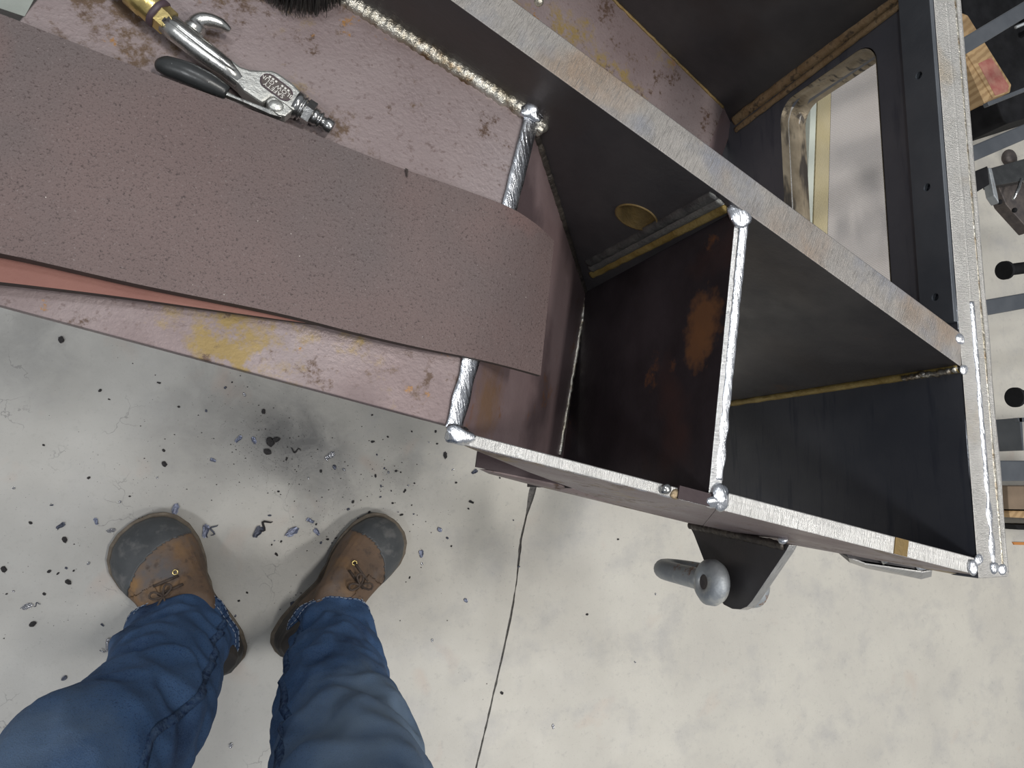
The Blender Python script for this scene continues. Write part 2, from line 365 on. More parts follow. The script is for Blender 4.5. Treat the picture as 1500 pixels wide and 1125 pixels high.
    fl = finish('floor', bm, 'concrete', normals=False); fl['kind'] = 'structure'
    M['joint'] = mat('joint_dirt', (.06, .057, .055), (.16, .15, .14), .85, 0, 120, bump=.8, bscale=200)
    bm = bmesh.new(); a = [bm.verts.new((p.x-.02, p.y, -.004)) for p in pts]; c = [bm.verts.new((p.x+.02, p.y, -.004)) for p in pts]
    for i in range(len(a)-1): bm.faces.new((a[i], c[i], c[i+1], a[i+1]))
    finish('joint_filler', bm, 'joint', fl)
build_floor()

# ------------------------------------------------------------------ the welded frame
ZT = .95
WF = thing('welded_frame', 'large welded steel box frame with open cells and bright ground edges', 'steel frame', (.4, .2, 0))
A_R, B_R = at(660, 0, 1.01), at(1400, 532, ZT)
dR = (B_R-A_R); dRh = Vector((dR.x, dR.y, 0)); nR = Vector((-dRh.y, dRh.x, 0)).normalized()   # away from the viewer
if nR.y < 0: nR = -nR
KX = .752
A_F, B_F = at(673, 650, ZT), at(1428, 842, ZT)
def onR(x, y): return onv(x, y, A_R, B_R)
def onF(x, y): return onv(x, y, A_F, B_F)
A_K, B_K = Vector((KX, 1, 0)), Vector((KX, -1, 0))
def onK(x, y): return onv(x, y, A_K, B_K)
# rear plate with its round hole
def lineR(t, z=None):
    p = A_R+dR*t
    return Vector((p.x, p.y, p.z if z is None else z))
tK = (KX-A_R.x)/dR.x
hc = onR(932, 318); hu = dRh.normalized()
hr = (onR(961, 318)-onR(903, 318)).length/2*.93
hole = [hc+hu*math.cos(a)*hr+Vector((0, 0, math.sin(a)*hr)) for a in [2*PI*i/32 for i in range(32)]]
slab('rear_plate', [lineR(-.9), lineR(tK), lineR(tK, .46), lineR(-.9, .46)], nR*.036, 'dark', WF, holes=[hole], top='edge_rear', bevel=.0012)
bm = bmesh.new()
for i in range(32):
    a = 2*PI*i/32; b2 = 2*PI*(i+1)/32
    for (r0, r1, d0, d1) in ((hr*.995, hr*.995, -.001, .037), (hr*.995, hr*1.05, -.0012, -.0012), (hr*1.05, hr*1.07, -.0012, .001)):
        q = [hc+hu*math.cos(x)*r+Vector((0, 0, math.sin(x)*r))+nR*d for (x, r, d) in ((a, r0, d0), (b2, r0, d0), (b2, r1, d1), (a, r1, d1))]
        bm.faces.new([bm.verts.new(v) for v in q])
bmesh.ops.remove_doubles(bm, verts=bm.verts[:], dist=1e-5)
finish('hole_lining', bm, 'ochre', WF, smooth=True, label='rusty ochre wall of the round hole')
slab('boss_plate', [hc+nR*.0365+hu*a+Vector((0, 0, b)) for a, b in ((-.05, -.05), (.05, -.05), (.05, .05), (-.05, .05))], nR*.008, 'ochre', WF)

# top plate (flat, left) and the sloping plate after the bend
Pr = onR(775, 163); Pl = onR(515, 0); Pf = at(657, 623, .945)
nT = (Pl-Pr).cross(Pf-Pr).normalized(); 
if nT.z < 0: nT = -nT
def onT(x, y, lift=0): return onp(x, y, Pr+nT*lift, nT)
tl = [Pr, Pf, onT(0, 447), onT(-260, 378), Pl+(Pl-Pr)*1.1]
# bring the rear edge back on the rear plate
tl[-1] = Pl+(Pl-Pr)*1.0
slab('top_plate', tl, -nT*.010, 'oxide', WF, bevel=.001)
PmR, PmF = onR(1078, 308), at(1038, 722, ZT)
def onM(x, y): return onv(x, y, PmR, PmF)
sR, sF = onM(858, 425), onM(818, 667)
Pf2 = at(672, 634, .945)
nS = (Pr-sR).cross(Pf2-sR).normalized()
if nS.z < 0: nS = -nS
sF = sF+(sF-sR)*.12
Pf3 = Pf2 - nS*(nS.dot(Pf2-Pr)); sF = sF - nS*(nS.dot(sF-Pr)); sR2 = sR-nS*(nS.dot(sR-Pr))
slab('sloping_plate', [Pr, Pf3, sF, sR2], -nS*.010, 'slope', WF)
# bright ground bend between the two
def ridge(name, A, B, w, h, m, up, n=60, jag=.10, label=None, prof=9):
    bm = bmesh.new(); A = Vector(A); B = Vector(B); d = (B-A).normalized(); s = d.cross(up).normalized(); rows = []
    for i in range(n+1):
        t = i/n; p = A.lerp(B, t); ww = w*(1+jag*noise.noise((t*17, 2, 1))); row = []
        for k in range(prof):
            a = PI*k/(prof-1); x = -math.cos(a)*ww/2; z = math.sin(a)*h*(1+.15*noise.noise((t*23, k*.8, 4)))
            row.append(bm.verts.new(p+s*x+Vector(up)*(z-.0015)))
        rows.append(row)
    for a, b in zip(rows, rows[1:]):
        for k in range(prof-1): bm.faces.new((a[k], a[k+1], b[k+1], b[k]))
    bm.faces.new(rows[0]); bm.faces.new(rows[-1][::-1])
    return finish(name, bm, m, parent=WF, smooth=True, label=label)
upT = (nT+nS).normalized()
ridge('ground_bend', Pr.lerp(Pf, .01)+(Pf3-Pf)*.5, Pf.lerp(Pf3, .6), .019, .0035, 'bright', upT, 90, .12, 'bright ground weld along the bend')
fade(M['divider'], [(tuple(onM(1030, 470)), .018, .034, .85), (tuple(onM(1022, 508)), .014, .028, .85)], (.24, .11, .045))
fade(M['slope'], [(tuple(onp(716, 590, Pr, nS)), .010, .045, .65)], (.24, .135, .06))
# welds of the rear plate
bead('weld_bead', Pl+(Pl-Pr)*1.0-nR*.002, Pr-nR*.002, .0085, 'weld_silver', WF, .9, .0035, .22, nT, label='silvery weld along the top plate')
bead('weld_bead', Pr-nR*.001, sR-nR*.001, .0055, 'weld_dark', WF, .8, .004, .12)
blob('weld_knot', Pr+Vector((.003, -.001, .002)), .0125, 'bright', WF, 3, .55, (1, .9, .7), 130)
blob('weld_knot', Pr+Vector((.014, -.010, -.008)), .0085, 'weld_silver', WF, 3, .5, (.8, 1, .7), 130)
bead('weld_bead', onp(857, 436, Pr, nS)+nS*.001, onp(819, 665, Pr, nS)+nS*.001, .0028, 'weld_silver', WF, .9, .005, .35, label='thin bright seam at the foot of the divider')
# divider
tkM = Vector((.0145, 0, 0))
e0, e1 = PmR+Vector((0, .004, 0)), Vector(PmF)
e1 = PmR.lerp(PmF, 1.0)
slab('divider_plate', [PmR, PmF, Vector((PmF.x, PmF.y, .47)), Vector((PmR.x, PmR.y, .47))], tkM, 'divider', WF, top='edge_mid', bevel=.0012)
def corner_pass(A, B, w, h, m, out, jag=.10, label=None, n=70):
    return ridge('weld_pass', A, B, w, h, m, Vector(out).normalized(), n, jag, label)
outM = Vector((-1, 0, 0))-nR
for k, (xt, yt, xb, yb, m_, lb) in enumerate(((1068, 300, 866, 402, 'pass_ochre', None), (1060, 291, 866, 394, 'pass_grey', None), (1051, 283, 862, 386, 'pass_dark', None))):
    a = onR(xt, yt); bq = onR(xb, yb); a.z = min(a.z, a.z-.004)
    corner_pass(a+outM*.0010, bq+outM*.0008, .0120, .0034, m_, outM*.35-nR if k else outM, .12)
blob('weld_knot', PmR+Vector((.004, -.004, .000)), .0125, 'bright', WF, 3, .35, (1.1, 1, .45), 90)
blob('weld_knot', PmR+Vector((.001, .006, .001)), .007, 'bright', WF, 3, .5, (1.2, 1, .5), 90)
ridge('weld_bead', PmR+Vector((.009, -.012, .0015)), PmF+Vector((.0115, .012, .0015)), .010, .0016, 'bright', Vector((0, 0, 1)), 90, .3)

# end plate with its rounded window
KW = .046
def rr(y0, y1, z0, z1, r, n=7):
    o = []
    for cy, cz, a0 in ((y1-r, z1-r, 0), (y0+r, z1-r, 90), (y0+r, z0+r, 180), (y1-r, z0+r, 270)):
        for i in range(n+1):
            a = math.radians(a0+90*i/n); o.append(Vector((KX, cy+r*math.cos(a), cz+r*math.sin(a))))
    return o
win = rr(.19, .570, .678, .862, .030)
kout = [Vector((KX, -.108, ZT)), Vector((KX, 1.25, ZT)), Vector((KX, 1.25, .38))]+[onK(x, y) for x, y in ((1040, 736), (1085, 748), (1180, 772), (1300, 808), (1424, 836)) if onK(x, y).z > .381]+[Vector((KX, -.108, .915))]

slab('end_plate', kout, (KW, 0, 0), 'blue', WF, holes=[win], top='edge_end', bevel=.0012)
# flame-cut lining of the window, with its melted ripples
bm = bmesh.new(); nW = len(win); cols = 9; rings = []
for j in range(cols+1):
    x = KX-.0006+(KW+.0012)*j/cols; ring = []
    for i, p in enumerate(win):
        c = Vector((x, (.19+.57)/2, (.678+.862)/2)); q = Vector((x, p.y, p.z)); d = (c-q).normalized()
        amp = .0016*math.sin(j*1.7)+.0018*noise.noise((j*.9, p.y*40, p.z*40)) if 0 < j < cols else 0
        ring.append(bm.verts.new(q+d*(.0012+amp)))
    rings.append(ring)
for a, b2 in zip(rings, rings[1:]):
    for i in range(nW): bm.faces.new((a[i], a[(i+1) % nW], b2[(i+1) % nW], b2[i]))
finish('window_lining', bm, 'cut', WF, smooth=True, label='rough flame-cut edge of the window')
# drilled flat bar along the top of the end plate
hz = .9275; hy = [.628, .482, .341, .208]
bo = [Vector((KX-.0001, y, z)) for y, z in ((.175, .906), (.175, .9495), (1.2, .9495), (1.2, .906))]
hs = [[Vector((KX-.0001, y+.0042*math.cos(2*PI*i/14), hz+.0042*math.sin(2*PI*i/14))) for i in range(14)] for y in hy]
slab('drilled_bar', bo, (-.006, 0, 0), 'tube', WF, holes=hs, bevel=.0008, label='blue-grey flat bar with a row of small holes')
# weld passes on the top edge of the end plate
for x, r, m2 in ((KX+.021, .0042, 'bright'), (KX+.036, .0032, 'weld_silver'), (KX+.0425, .0035, 'bright')):
    ridge('weld_pass', (x-.002, 1.2, ZT), (x+.002, -.104, ZT), r*2, .0018, 'edge_end' if m2 == 'bright' else m2, Vector((0, 0, 1)), 260, .5)
ridge('weld_pass', (KX+.023, .20, ZT+.0008), (KX+.024, -.100, ZT+.0008), .008, .0022, 'bright', Vector((0, 0, 1)), 120, .6)
ridge('weld_pass', (KX+.0015, 1.2, ZT), (KX+.0015, -.08, ZT), .003, .0012, 'bright', Vector((0, 0, 1)), 200, .5)
for (x, y, r) in ((KX+.024, -.098, .0065), (KX+.037, -.101, .006), (KX+.002, -.088, .006), (KX-.001, .155, .007), (KX+.002, .120, .006)):
    blob('weld_knot', (x, y, ZT), r, 'bright', WF, 3, .4, (1, 1, .4), 110)
# corner weld rear plate / end plate
cR = lineR(tK)
cB = Vector((-1.42, -.9, 0)).normalized()
kc = lambda x, y, o: Vector((cR.x, cR.y, onR(x, y).z))+cB*o
corner_pass(kc(1409, 540, .0045), kc(1060, 592, .0045), .0100, .0030, 'pass_ochre', cB, .2)
bead('weld_bead', kc(1408, 540, .006), kc(1330, 552, .006), .0042, 'weld_silver', WF, .8, .004, .6, (0, 1, 0), .002)

# back plate, second purple plate between rear plate and back plate
Dk = Vector((KX, .600, 0)); dD = (lineR(0, 0)-lineR(1, 0)).normalized()
def onD(x, y): return onv(x, y, Dk, Dk+dD)
nD = nR
q0, q1, q2 = onD(900, 0), onD(1060, 157), onD(1073, 186)
slab('back_plate', [Vector((Dk.x, Dk.y, 1.06)), Vector((Dk.x, Dk.y, .42)), Dk+dD*1.3+Vector((0, 0, .42)), Dk+dD*1.3+Vector((0, 0, 1.06))], nR*.012, 'dark', WF, top='edge_rear')
# purple plate spanning between rear and back plates
g = lambda p, d: Vector((p.x, p.y, p.z))+d
zq = q1.z
wv = Vector((q1.x, q1.y, 0)); 
def across(p, dz=0):      # foot of p on the back face of the rear plate, straight across
    base = A_R+nR*.036; d = (Vector((p.x, p.y, 0))-Vector((base.x, base.y, 0))).dot(nR)
    return p-nR*d+Vector((0, 0, dz))
q0b = q0+(q0-q1)*.8
slab('second_top_plate', [q0b, q1, across(q1), across(q0b)], (0, 0, -.010), 'oxide', WF)
qe = Vector((KX, Dk.y, q2.z-.03)); 
hull('second_sloping_plate', [q1, across(q1), q2, across(q2), q1-Vector((0, 0, .01)), across(q1)-Vector((0, 0, .01)), q2-Vector((0, 0, .01)), across(q2)-Vector((0, 0, .01))], 'slope', WF)
bead('weld_bead', q0b-nR*.001, q1-nR*.001, .0028, 'ochre', WF, .8, .005, .1)
cD = (Vector((-1, 0, 0))-nR).normalized()
corner_pass(onK(1340, -25)+cD*.0035, onK(1077, 177)+cD*.0035, .017, .0045, 'pass_tan', cD, .12, n=140)
corner_pass(onK(1344, -20)+cD*.004+Vector((0, -.006, 0)), onK(1079, 184)+cD*.004+Vector((0, -.006, 0)), .010, .0035, 'pass_tan', Vector((-1, -.2, 0)), .15, n=140)
tk = onT(787, 8); tk2 = onv(787, 8, A_R+nR*.037, B_R+nR*.037)
blob('weld_tack', tk2+nR*.004, .004, 'weld_silver', WF, 3, .5, (1, 1, 1), 90)

# front plate: sloping left end, tapering right end
fb = [onF(*p) for p in ((1424, 846), (1165, 799), (1008, 766), (900, 738), (775, 692), (684, 655))]
nF = Vector((-(B_F-A_F).y, (B_F-A_F).x, 0)).normalized()
if nF.y < 0: nF = -nF
mid = A_F.lerp(B_F, (PmF.x+.008-A_F.x)/(B_F.x-A_F.x))
midb = onF(1030, 770)
slab('front_plate', [A_F, mid, midb, fb[2], fb[3], fb[4], fb[5]], nF*.0105, 'oxide', WF, top='edge_front', bevel=.001)
slab('front_rail', [mid, B_F, fb[0], fb[1], midb], nF*.018, 'oxide', WF, top='edge_front', bevel=.001)
hull('rail_patch', [A_F.lerp(B_F, t)+nF*n_+Vector((0, 0, z_)) for t in (.805, .835) for n_ in (.0005, .0175) for z_ in (.0, .0012)], 'ochre', WF, label='unground rusty patch on the front rail')
ridge('weld_bead', A_F+nF*.004, mid+nF*.004-Vector((.035, -.008, 0)), .0085, .0014, 'bright', Vector((0, 0, 1)), 80, .15)
ridge('weld_bead', mid+nF*.010+Vector((.012, -.003, 0)), B_F+nF*.010, .013, .0016, 'edge_front', Vector((0, 0, 1)), 120, .2)
blob('weld_knot', A_F+nF*.008+Vector((-.002, 0, .001)), .010, 'bright', WF, 3, .5, (1.1, .9, .7), 110)
blob('weld_knot', Pf.lerp(A_F, .55)+Vector((0, .002, -.002)), .0085, 'bright', WF, 3, .5, (.9, 1, .7), 110)
blob('weld_knot', at(975, 716, ZT+.003), .0055, 'steel_fit', WF, 3, .3, (1, 1, .9), 110)
blob('weld_knot', at(990, 724, ZT), .006, 'weld', WF, 3, .3, (1.2, .8, .3), 110)
tpx = [(at(x_, 727, ZT).x-A_F.x)/(B_F.x-A_F.x) for x_ in (990, 1036)]
hull('rail_patch', [A_F.lerp(B_F, t)+nF*n_+Vector((0, 0, z_)) for t in tpx for n_ in (.0005, .0125) for z_ in (.0, .0030)], 'ledge', WF, label='dark unground length of the front rail beside the divider')
blob('weld_knot', PmF+Vector((.012, -.002, .0)), .012, 'bright', WF, 3, .35, (.9, 1.1, .45), 90)
blob('weld_knot', PmF+Vector((.002, -.008, .0)), .008, 'bright', WF, 3, .5, (1.2, .7, .6), 90)
blob('weld_knot', B_F+Vector((-.004, .008, .001)), .008, 'bright', WF, 3, .3, (.8, 1.1, .5), 110)
# lower ledge that shows below the front plate
gz = .62
g1, g2, g3, g4 = at(697, 684, gz), at(775, 692, gz), at(1008, 748, gz), at(700, 661, gz)
h1_, h2_, h3_ = at(770, 708, gz-.03), at(900, 738, gz-.03), at(1012, 767, gz-.03)
g5 = at(1008, 700, gz)
g1b = at(703, 687, gz)
hull('lower_plate', [g1, g2, g3, g5, g4]+[p-Vector((0, 0, .004)) for p in (g1, g2, g3, g5, g4)], 'ledge', WF)  # plate lies in shade; its darkness is put into the colour
hull('lower_ledge', [g1b-Vector((0, 0, .0045)), at(820, 705, gz-.0045), at(1008, 752, gz-.0045), at(716, 694, gz-.03), h1_, h2_, h3_]+[at(820, 690, gz-.03)], 'oxide', WF)
# closing plates underneath (seen from the side only)
hull('bottom_plate', [Vector((x, y, z)) for x, y in ((sR.x-.02, sR.y-.0), (sR.x-.02, .04), (.70, .10), (.70, .15)) for z in (.462, .472)], 'dark', WF)
# three legs of the trestle it is welded to, under the plates
for x, y, z in ((.42, .27, .50), (-.10, .45, .915), (.66, .50, .41)):
    hull('support_leg', [Vector((x+a*.03, y+b2*.03, c)) for a in (-1, 1) for b2 in (-1, 1) for c in (0, z)], 'dark', WF, bevel=.003)

# lug on the front plate and the shackle hanging in it
ol = Vector((-.10, -1, 0)).normalized()                 # the way the lug sticks out
Lr = at(1152, 803, .83); nL = Vector((ol.y, -ol.x, 0)); nL = -nL if nL.x > 0 else nL     # facing left
def onL(x, y, off=0): return onp(x, y, Lr+nL*off, nL)
lo_ = [(1006, 763), (1016, 783), (1052, 876), (1060, 886), (1072, 892), (1084, 893), (1094, 889), (1102, 880), (1152, 806), (1156, 798), (1085, 781)]
pc = onL(1068, 862); 
lp = [onL(*p) for p in lo_]
slab('lifting_lug', lp, -nL*.012, 'dark', WF, side='edge_front', bevel=.001)
bead('weld_bead', onL(1012, 770)+nL*.002, onL(1150, 800)+nL*.002, .005, 'weld_dark', WF, .8, .005, .2)
blob('weld_tack', onL(1151, 791)+nL*.004, .0055, 'bright', WF, 3, .3, (1, 1, 1), 110)
# small bracket with a rounded boss further right
bz = .82
bt = [at(x, y, bz) for x, y in ((1238, 806), (1242, 816), (1268, 826), (1352, 838), (1366, 836), (1366, 826), (1300, 812))]
bb = [at(x, y, bz-.012) for x, y in ((1244, 824), (1270, 832), (1348, 847), (1362, 845))]
hull('bracket', bt+bb+[p-Vector((0, 0, .02)) for p in bt[:1]+bt[-2:]], 'dark', WF, bevel=.001)
hull('bracket_rim', [at(x, y, bz+dz) for x, y, dz in ((1242, 817, 0), (1268, 827, 0), (1352, 839, 0), (1366, 836, 0), (1244, 824, -.012), (1270, 833, -.012), (1350, 849, -.012), (1365, 845, -.012))], 'edge_front', WF, bevel=.0008, label='bright cut rim of the bracket')
bead('weld_tack', at(1295, 815, bz+.004), at(1300, 822, bz+.006), .008, 'steel_fit', WF, .9, .01, .05)
blob('weld_tack', at(1350, 829, bz+.003), .006, 'bright', WF, 3, .4, (1.4, 1, .7), 110)

def shackle():
    near = onL(1042, 853, .022); c0 = near - nL*.0
    ctr = near - nL*.031
    t = thing('bow_shackle', 'galvanised rusty bow shackle pinned through the lifting lug', 'shackle', tuple(ctr))
    dirb = (onL(950, 829, .022)-near); Lb = dirb.length; db = dirb.normalized()
    w = .031; r = .0140; pts = []; rad = []
    # near arm, bow, far arm
    n = 26
    body = []
    for i in range(n+1):
        a = i/n
        if a < .3: q = a/.3; p = ctr+nL*w+db*(.014+(Lb*.62-.014)*q)
        elif a > .7: q = (1-a)/.3; p = ctr-nL*w+db*(.014+(Lb*.62-.014)*q)
        else:
            th = (a-.3)/.4*PI; p = ctr+nL*w*math.cos(th)+db*(Lb*.62+(Lb*.30)*math.sin(th))
        body.append(p)
    bm = bmesh.new(); tube(bm, body, r, 16, True, None, nL.cross(db))
    finish('bow', bm, 'galv', t, smooth=True)
    for s, cc in ((1, ctr+nL*w), (-1, ctr-nL*w)):
        bm = bmesh.new()      # rounded eye
        prof = [(.0095, .0), (.0095, .0125), (.014, .0145), (.022, .0125), (.0285, .006), (.0295, -.003), (.026, -.010), (.018, -.0125), (.0095, -.0125)]
        u = db; v = nL.cross(db).normalized(); N_ = 28; rows = []
        for k in range(N_):
            a = 2*PI*k/N_; e = u*math.cos(a)+v*math.sin(a)
            rows.append([bm.verts.new(cc+e*pr+nL*pz*s) for pr, pz in prof])
        for k in range(N_):
            A_, B_ = rows[k], rows[(k+1) % N_]
            for j in range(len(prof)): bm.faces.new((A_[j], A_[(j+1) % len(prof)], B_[(j+1) % len(prof)], B_[j]))
        finish('eye', bm, 'galv', t, smooth=True)
    bm = bmesh.new(); tube(bm, [ctr+nL*(w+.0115), ctr-nL*(w+.016)], .0092, 24)
    finish('pin', bm, 'galv_dark', t, label='dark round end of the shackle pin')
shackle()

# ------------------------------------------------------------------ brown sheets lying on the frame
def on_sheet_z(lift): return lambda x, y: onT(x, y, lift)
def strip_sheet(name, top_px, bot_px, lifts, thick, m, label):
    # thick: thickness at the near-left end and at the right end
    """top_px/bot_px: matching points along both long edges; lifts: height of the upper face over the top plate"""
    A = [onT(x, y, l) for (x, y), l in zip(top_px, lifts)]; B = [onT(x, y, l) for (x, y), l in zip(bot_px, lifts)]
    rows = []; bm = bmesh.new(); K = 10
    for a, b2 in zip(A, B): rows.append([a.lerp(b2, k/K) for k in range(K+1)])
    up = [[bm.verts.new(p) for p in r] for r in rows]; dn = [[bm.verts.new(p-nT*(thick[0]+(thick[1]-thick[0])*min(1, i/(len(rows)-1)*1.25))) for p in r] for i, r in enumerate(rows)]
    for i in range(len(rows)-1):
        for k in range(K):
            f = bm.faces.new((up[i][k], up[i+1][k], up[i+1][k+1], up[i][k+1])); bm.faces.new((dn[i][k], dn[i][k+1], dn[i+1][k+1], dn[i+1][k]))
    sd = []
    for i in range(len(rows)-1):
        sd.append(bm.faces.new((up[i][0], dn[i][0], dn[i+1][0], up[i+1][0]))); sd.append(bm.faces.new((up[i][K], up[i+1][K], dn[i+1][K], dn[i][K])))
    for k in range(K):
        sd.append(bm.faces.new((up[0][k], up[0][k+1], dn[0][k+1], dn[0][k]))); sd.append(bm.faces.new((up[-1][k], dn[-1][k], dn[-1][k+1], up[-1][k+1])))
    for f in sd: f.material_index = 1
    o = finish(name, bm, [m, 'sheet_edge'], smooth=False); return tag(o, label, 'sheet')
# x,y on the upper edge; x,y on the lower edge; lift
E1 = [(-420, -128, -420, 313, .040), (-100, -14, -100, 360, .036), (0, 20, 0, 371, .034), (200, 98, 200, 416, .029), (400, 173, 400, 457, .024), (560, 236, 520, 487, .0205), (680, 278, 610, 508, .0165), (745, 303, 690, 524, .009), (785, 328, 745, 537, -.006), (812, 353, 792, 550, -.026)]
sm = cr(E1, 6)
top_sheet = strip_sheet('brown_sheet', [p[:2] for p in sm], [p[2:4] for p in sm], [p[4] for p in sm], (.0145, .0065), 'sheet', 'long speckled dark brown sheet lying uppermost on the frame, drooping at its end')
E2 = [(-420, 0, -420, 388, .020), (-60, 150, -60, 408, .019), (0, 160, 0, 413, .018), (150, 200, 150, 431, .0155), (300, 260, 300, 452, .013), (430, 330, 440, 472, .0105), (560, 390, 600, 492, .0075), (620, 420, 660, 505, .006)]
sm = cr(E2, 5)
strip_sheet('brown_sheet', [p[:2] for p in sm], [p[2:4] for p in sm], [p[4] for p in sm], (.0135, .0035), 'sheet_red', 'reddish-brown sheet mostly hidden under the speckled sheet, showing as a narrow wedge')
# small nick in the upper sheet's edge
nk = [onT(x, y, .0216+.0004) for x, y in ((594, 246), (598, 248), (597, 259), (596, 259))]
hull('nick', nk+[p-nT*.0008 for p in nk], 'sheet_edge', top_sheet, label='short black nick in the edge')

# ------------------------------------------------------------------ blow gun
def blowgun():
    c = onT(420, 130); t = thing('blow_gun', 'worn chrome air blow gun with black lever lying on the purple plate', 'blow gun', tuple(c))
    def pl(lst, lift): return [onT(x, y, lift) for x, y in lst]
    # cast handle and head
    body = [(246, 22), (251, 21), (268, 31), (300, 55), (330, 79), (352, 96), (366, 101), (384, 102), (398, 102), (408, 106), (430, 122), (446, 138), (444, 145), (432, 162), (428, 160), (399, 140), (390, 147), (384, 150), (356, 131), (348, 121), (330, 106), (310, 91), (283, 71), (262, 55), (240, 38), (239, 30)]
    slab('body', pl(body, .022), -nT*.017, 'nickel', t, bevel=.0035, smooth=False)
    bm = bmesh.new(); P = pl([(244, 33), (262, 48), (286, 67), (312, 86), (332, 100), (352, 120)], .0165)
    tube(bm, P, [.0090, .0092, .0088, .0085, .0075, .006], 18, True, 1.0, nT); finish('grip', bm, 'chrome', t, smooth=True)
    bm = bmesh.new(); P = pl([(246, 27), (262, 39), (290, 61), (318, 82), (345, 102)], .0245)
    tube(bm, P, [.0028, .003, .003, .0028, .0015], 10, True, .7, nT); finish('grip_rib', bm, 'chrome', t, smooth=True)
    # hanging hook
    H = cr([(283, 46, .012), (287, 40, .013), (290, 34, .014), (298, 30, .015), (310, 31, .015), (324, 36, .014), (337, 45, .012)], 6)
    R_ = [.0085, .0080, .0066, .0058, .0052, .0044, .0020]; rad = []
    for i in range(len(H)):
        q = i/(len(H)-1)*6; k = min(int(q), 5); rad.append(R_[k]+(R_[k+1]-R_[k])*(q-k))
    bm = bmesh.new(); tube(bm, [onT(x, y, l) for x, y, l in H], rad, 14, True, 1.2, nT); finish('hook', bm, 'chrome', t, smooth=True, label='curved chrome hanging hook')
    hull('hook_root', pl([(271, 33), (284, 29), (292, 30), (290, 50), (300, 62), (280, 50)], .016)+pl([(271, 33), (284, 29), (292, 30), (290, 50), (300, 62), (280, 50)], .006), 'chrome', t, bevel=.002)
    # lever: black sleeve then steel strip, under the body
    Lp = cr([(232, 96, .012), (245, 97, .016), (275, 107, .019), (305, 121, .019), (333, 136, .018)], 5); R_ = [.0045, .0078, .0085, .0080, .0052]; rad = []
    for i in range(len(Lp)):
        q = i/(len(Lp)-1)*4; k = min(int(q), 3); rad.append(R_[k]+(R_[k+1]-R_[k])*(q-k))
    bm = bmesh.new(); tube(bm, [onT(x, y, l) for x, y, l in Lp], rad, 18, True, .9, nT); finish('lever_sleeve', bm, 'rubber', t, smooth=True, label='glossy black rubber lever sleeve')
    slab('lever', pl([(325, 128), (345, 139), (375, 151), (395, 158), (420, 162), (413, 172), (395, 167), (362, 152), (330, 139)], .021), -nT*.006, 'chrome', t, bevel=.0015)
    slab('lever_ear', pl([(390, 147), (394, 143), (401, 141), (420, 152), (429, 161), (418, 170), (408, 168), (394, 158)], .0228), -nT*.012, 'nickel', t, bevel=.0012)
    blob('pivot_rivet', onT(404, 155, .0228), .0050, 'nickel', t, 3, .05, (1.2, 1, .45), 90)
    # badge: recessed oval with raised rim and lettering, upside down as the gun lies
    bc = onT(405, 128, .0222); ex = (onT(425, 143, .0222)-onT(385, 113, .0222)).normalized(); ey = nT.cross(ex).normalized()
    bm = bmesh.new(); a_ = (onT(428, 143, .0222)-onT(382, 112, .0222)).length/2-.004; r_ = .0062; loop = []
    for s in (1, -1):
        for i in range(13):
            th = -PI/2+PI*i/12; loop.append(bc+ex*s*(a_*.72+r_*math.cos(th))+ey*r_*math.sin(th)*s)
    rim = loop+[loop[0]]
    slab('badge', [p+nT*.0001 for p in loop], nT*.0003, 'badge', t)
    tube(bm, [p+nT*.0004 for p in rim], .00055, 6, False, None, nT); finish('badge_rim', bm, 'hose', t, smooth=True)
    def text(s, size, off):
        cu = bpy.data.curves.new('lettering', 'FONT'); cu.body = s; cu.size = size; cu.align_x = 'CENTER'; cu.align_y = 'CENTER'; cu.extrude = .0002; cu.space_character = 1.1
        to = bpy.data.objects.new('tmp', cu); COL.objects.link(to); bpy.context.view_layer.update()
        me = bpy.data.meshes.new_from_object(to.evaluated_get(bpy.context.evaluated_depsgraph_get())); bpy.data.objects.remove(to)
        X = -ex; Y = -ey; o0 = bc+nT*.0007+Y*off
        for v in me.vertices: q = v.co.copy(); v.co = o0+X*q.x+Y*q.y+nT*q.z
        me.materials.clear(); me.materials.append(M['letter']); link('lettering', me, t)
    text('SAFETY', .0050, .0034); text('BLOW GUN', .0050, -.0007)
    # small raised marks too worn to read
    bm = bmesh.new()
    for k in (-3, -2, -1, 1, 2, 3):
        add_hull(bm, [bc+ex*(k*.0028+a)-Vector(-ey)*(.0037+b2)*1.0+nT*h for a in (-.0008, .0008) for b2 in (-.0008, .0008) for h in (.0003, .0008)])
    finish('worn_marks', bm, 'letter', t)
    # outlet end: dark face, ring, hex, stepped nipple
    ax0, ax1 = onT(437, 155, .014), onT(487, 188, .012); ax = (ax1-ax0).normalized()
    def rev(nm, prof, m, seg=24, parent=t, lab=None):
        bm = bmesh.new(); L_ = (ax1-ax0).length; u = ax.cross(nT).normalized(); v = u.cross(ax); rows = []
        for (s, r) in prof: rows.append([bm.verts.new(ax0+ax*s*L_+(u*math.cos(2*PI*k/seg+.4)+v*math.sin(2*PI*k/seg+.4))*r) for k in range(seg)])
        for a, b2 in zip(rows, rows[1:]):
            for k in range(seg): bm.faces.new((a[k], a[(k+1) % seg], b2[(k+1) % seg], b2[k]))
        bm.faces.new(rows[0][::-1]); bm.faces.new(rows[-1])
        return finish(nm, bm, m, parent, smooth=seg > 8, label=lab)
    rev('neck', [(-.12, .011), (.05, .011), (.06, .0095), (.1, .0095), (.11, .0105), (.14, .0105), (.15, .009), (.20, .009)], 'steel_fit')
    rev('hex_nut', [(.18, .0090), (.20, .0104), (.40, .0104), (.42, .0088)], 'steel_fit', 6)
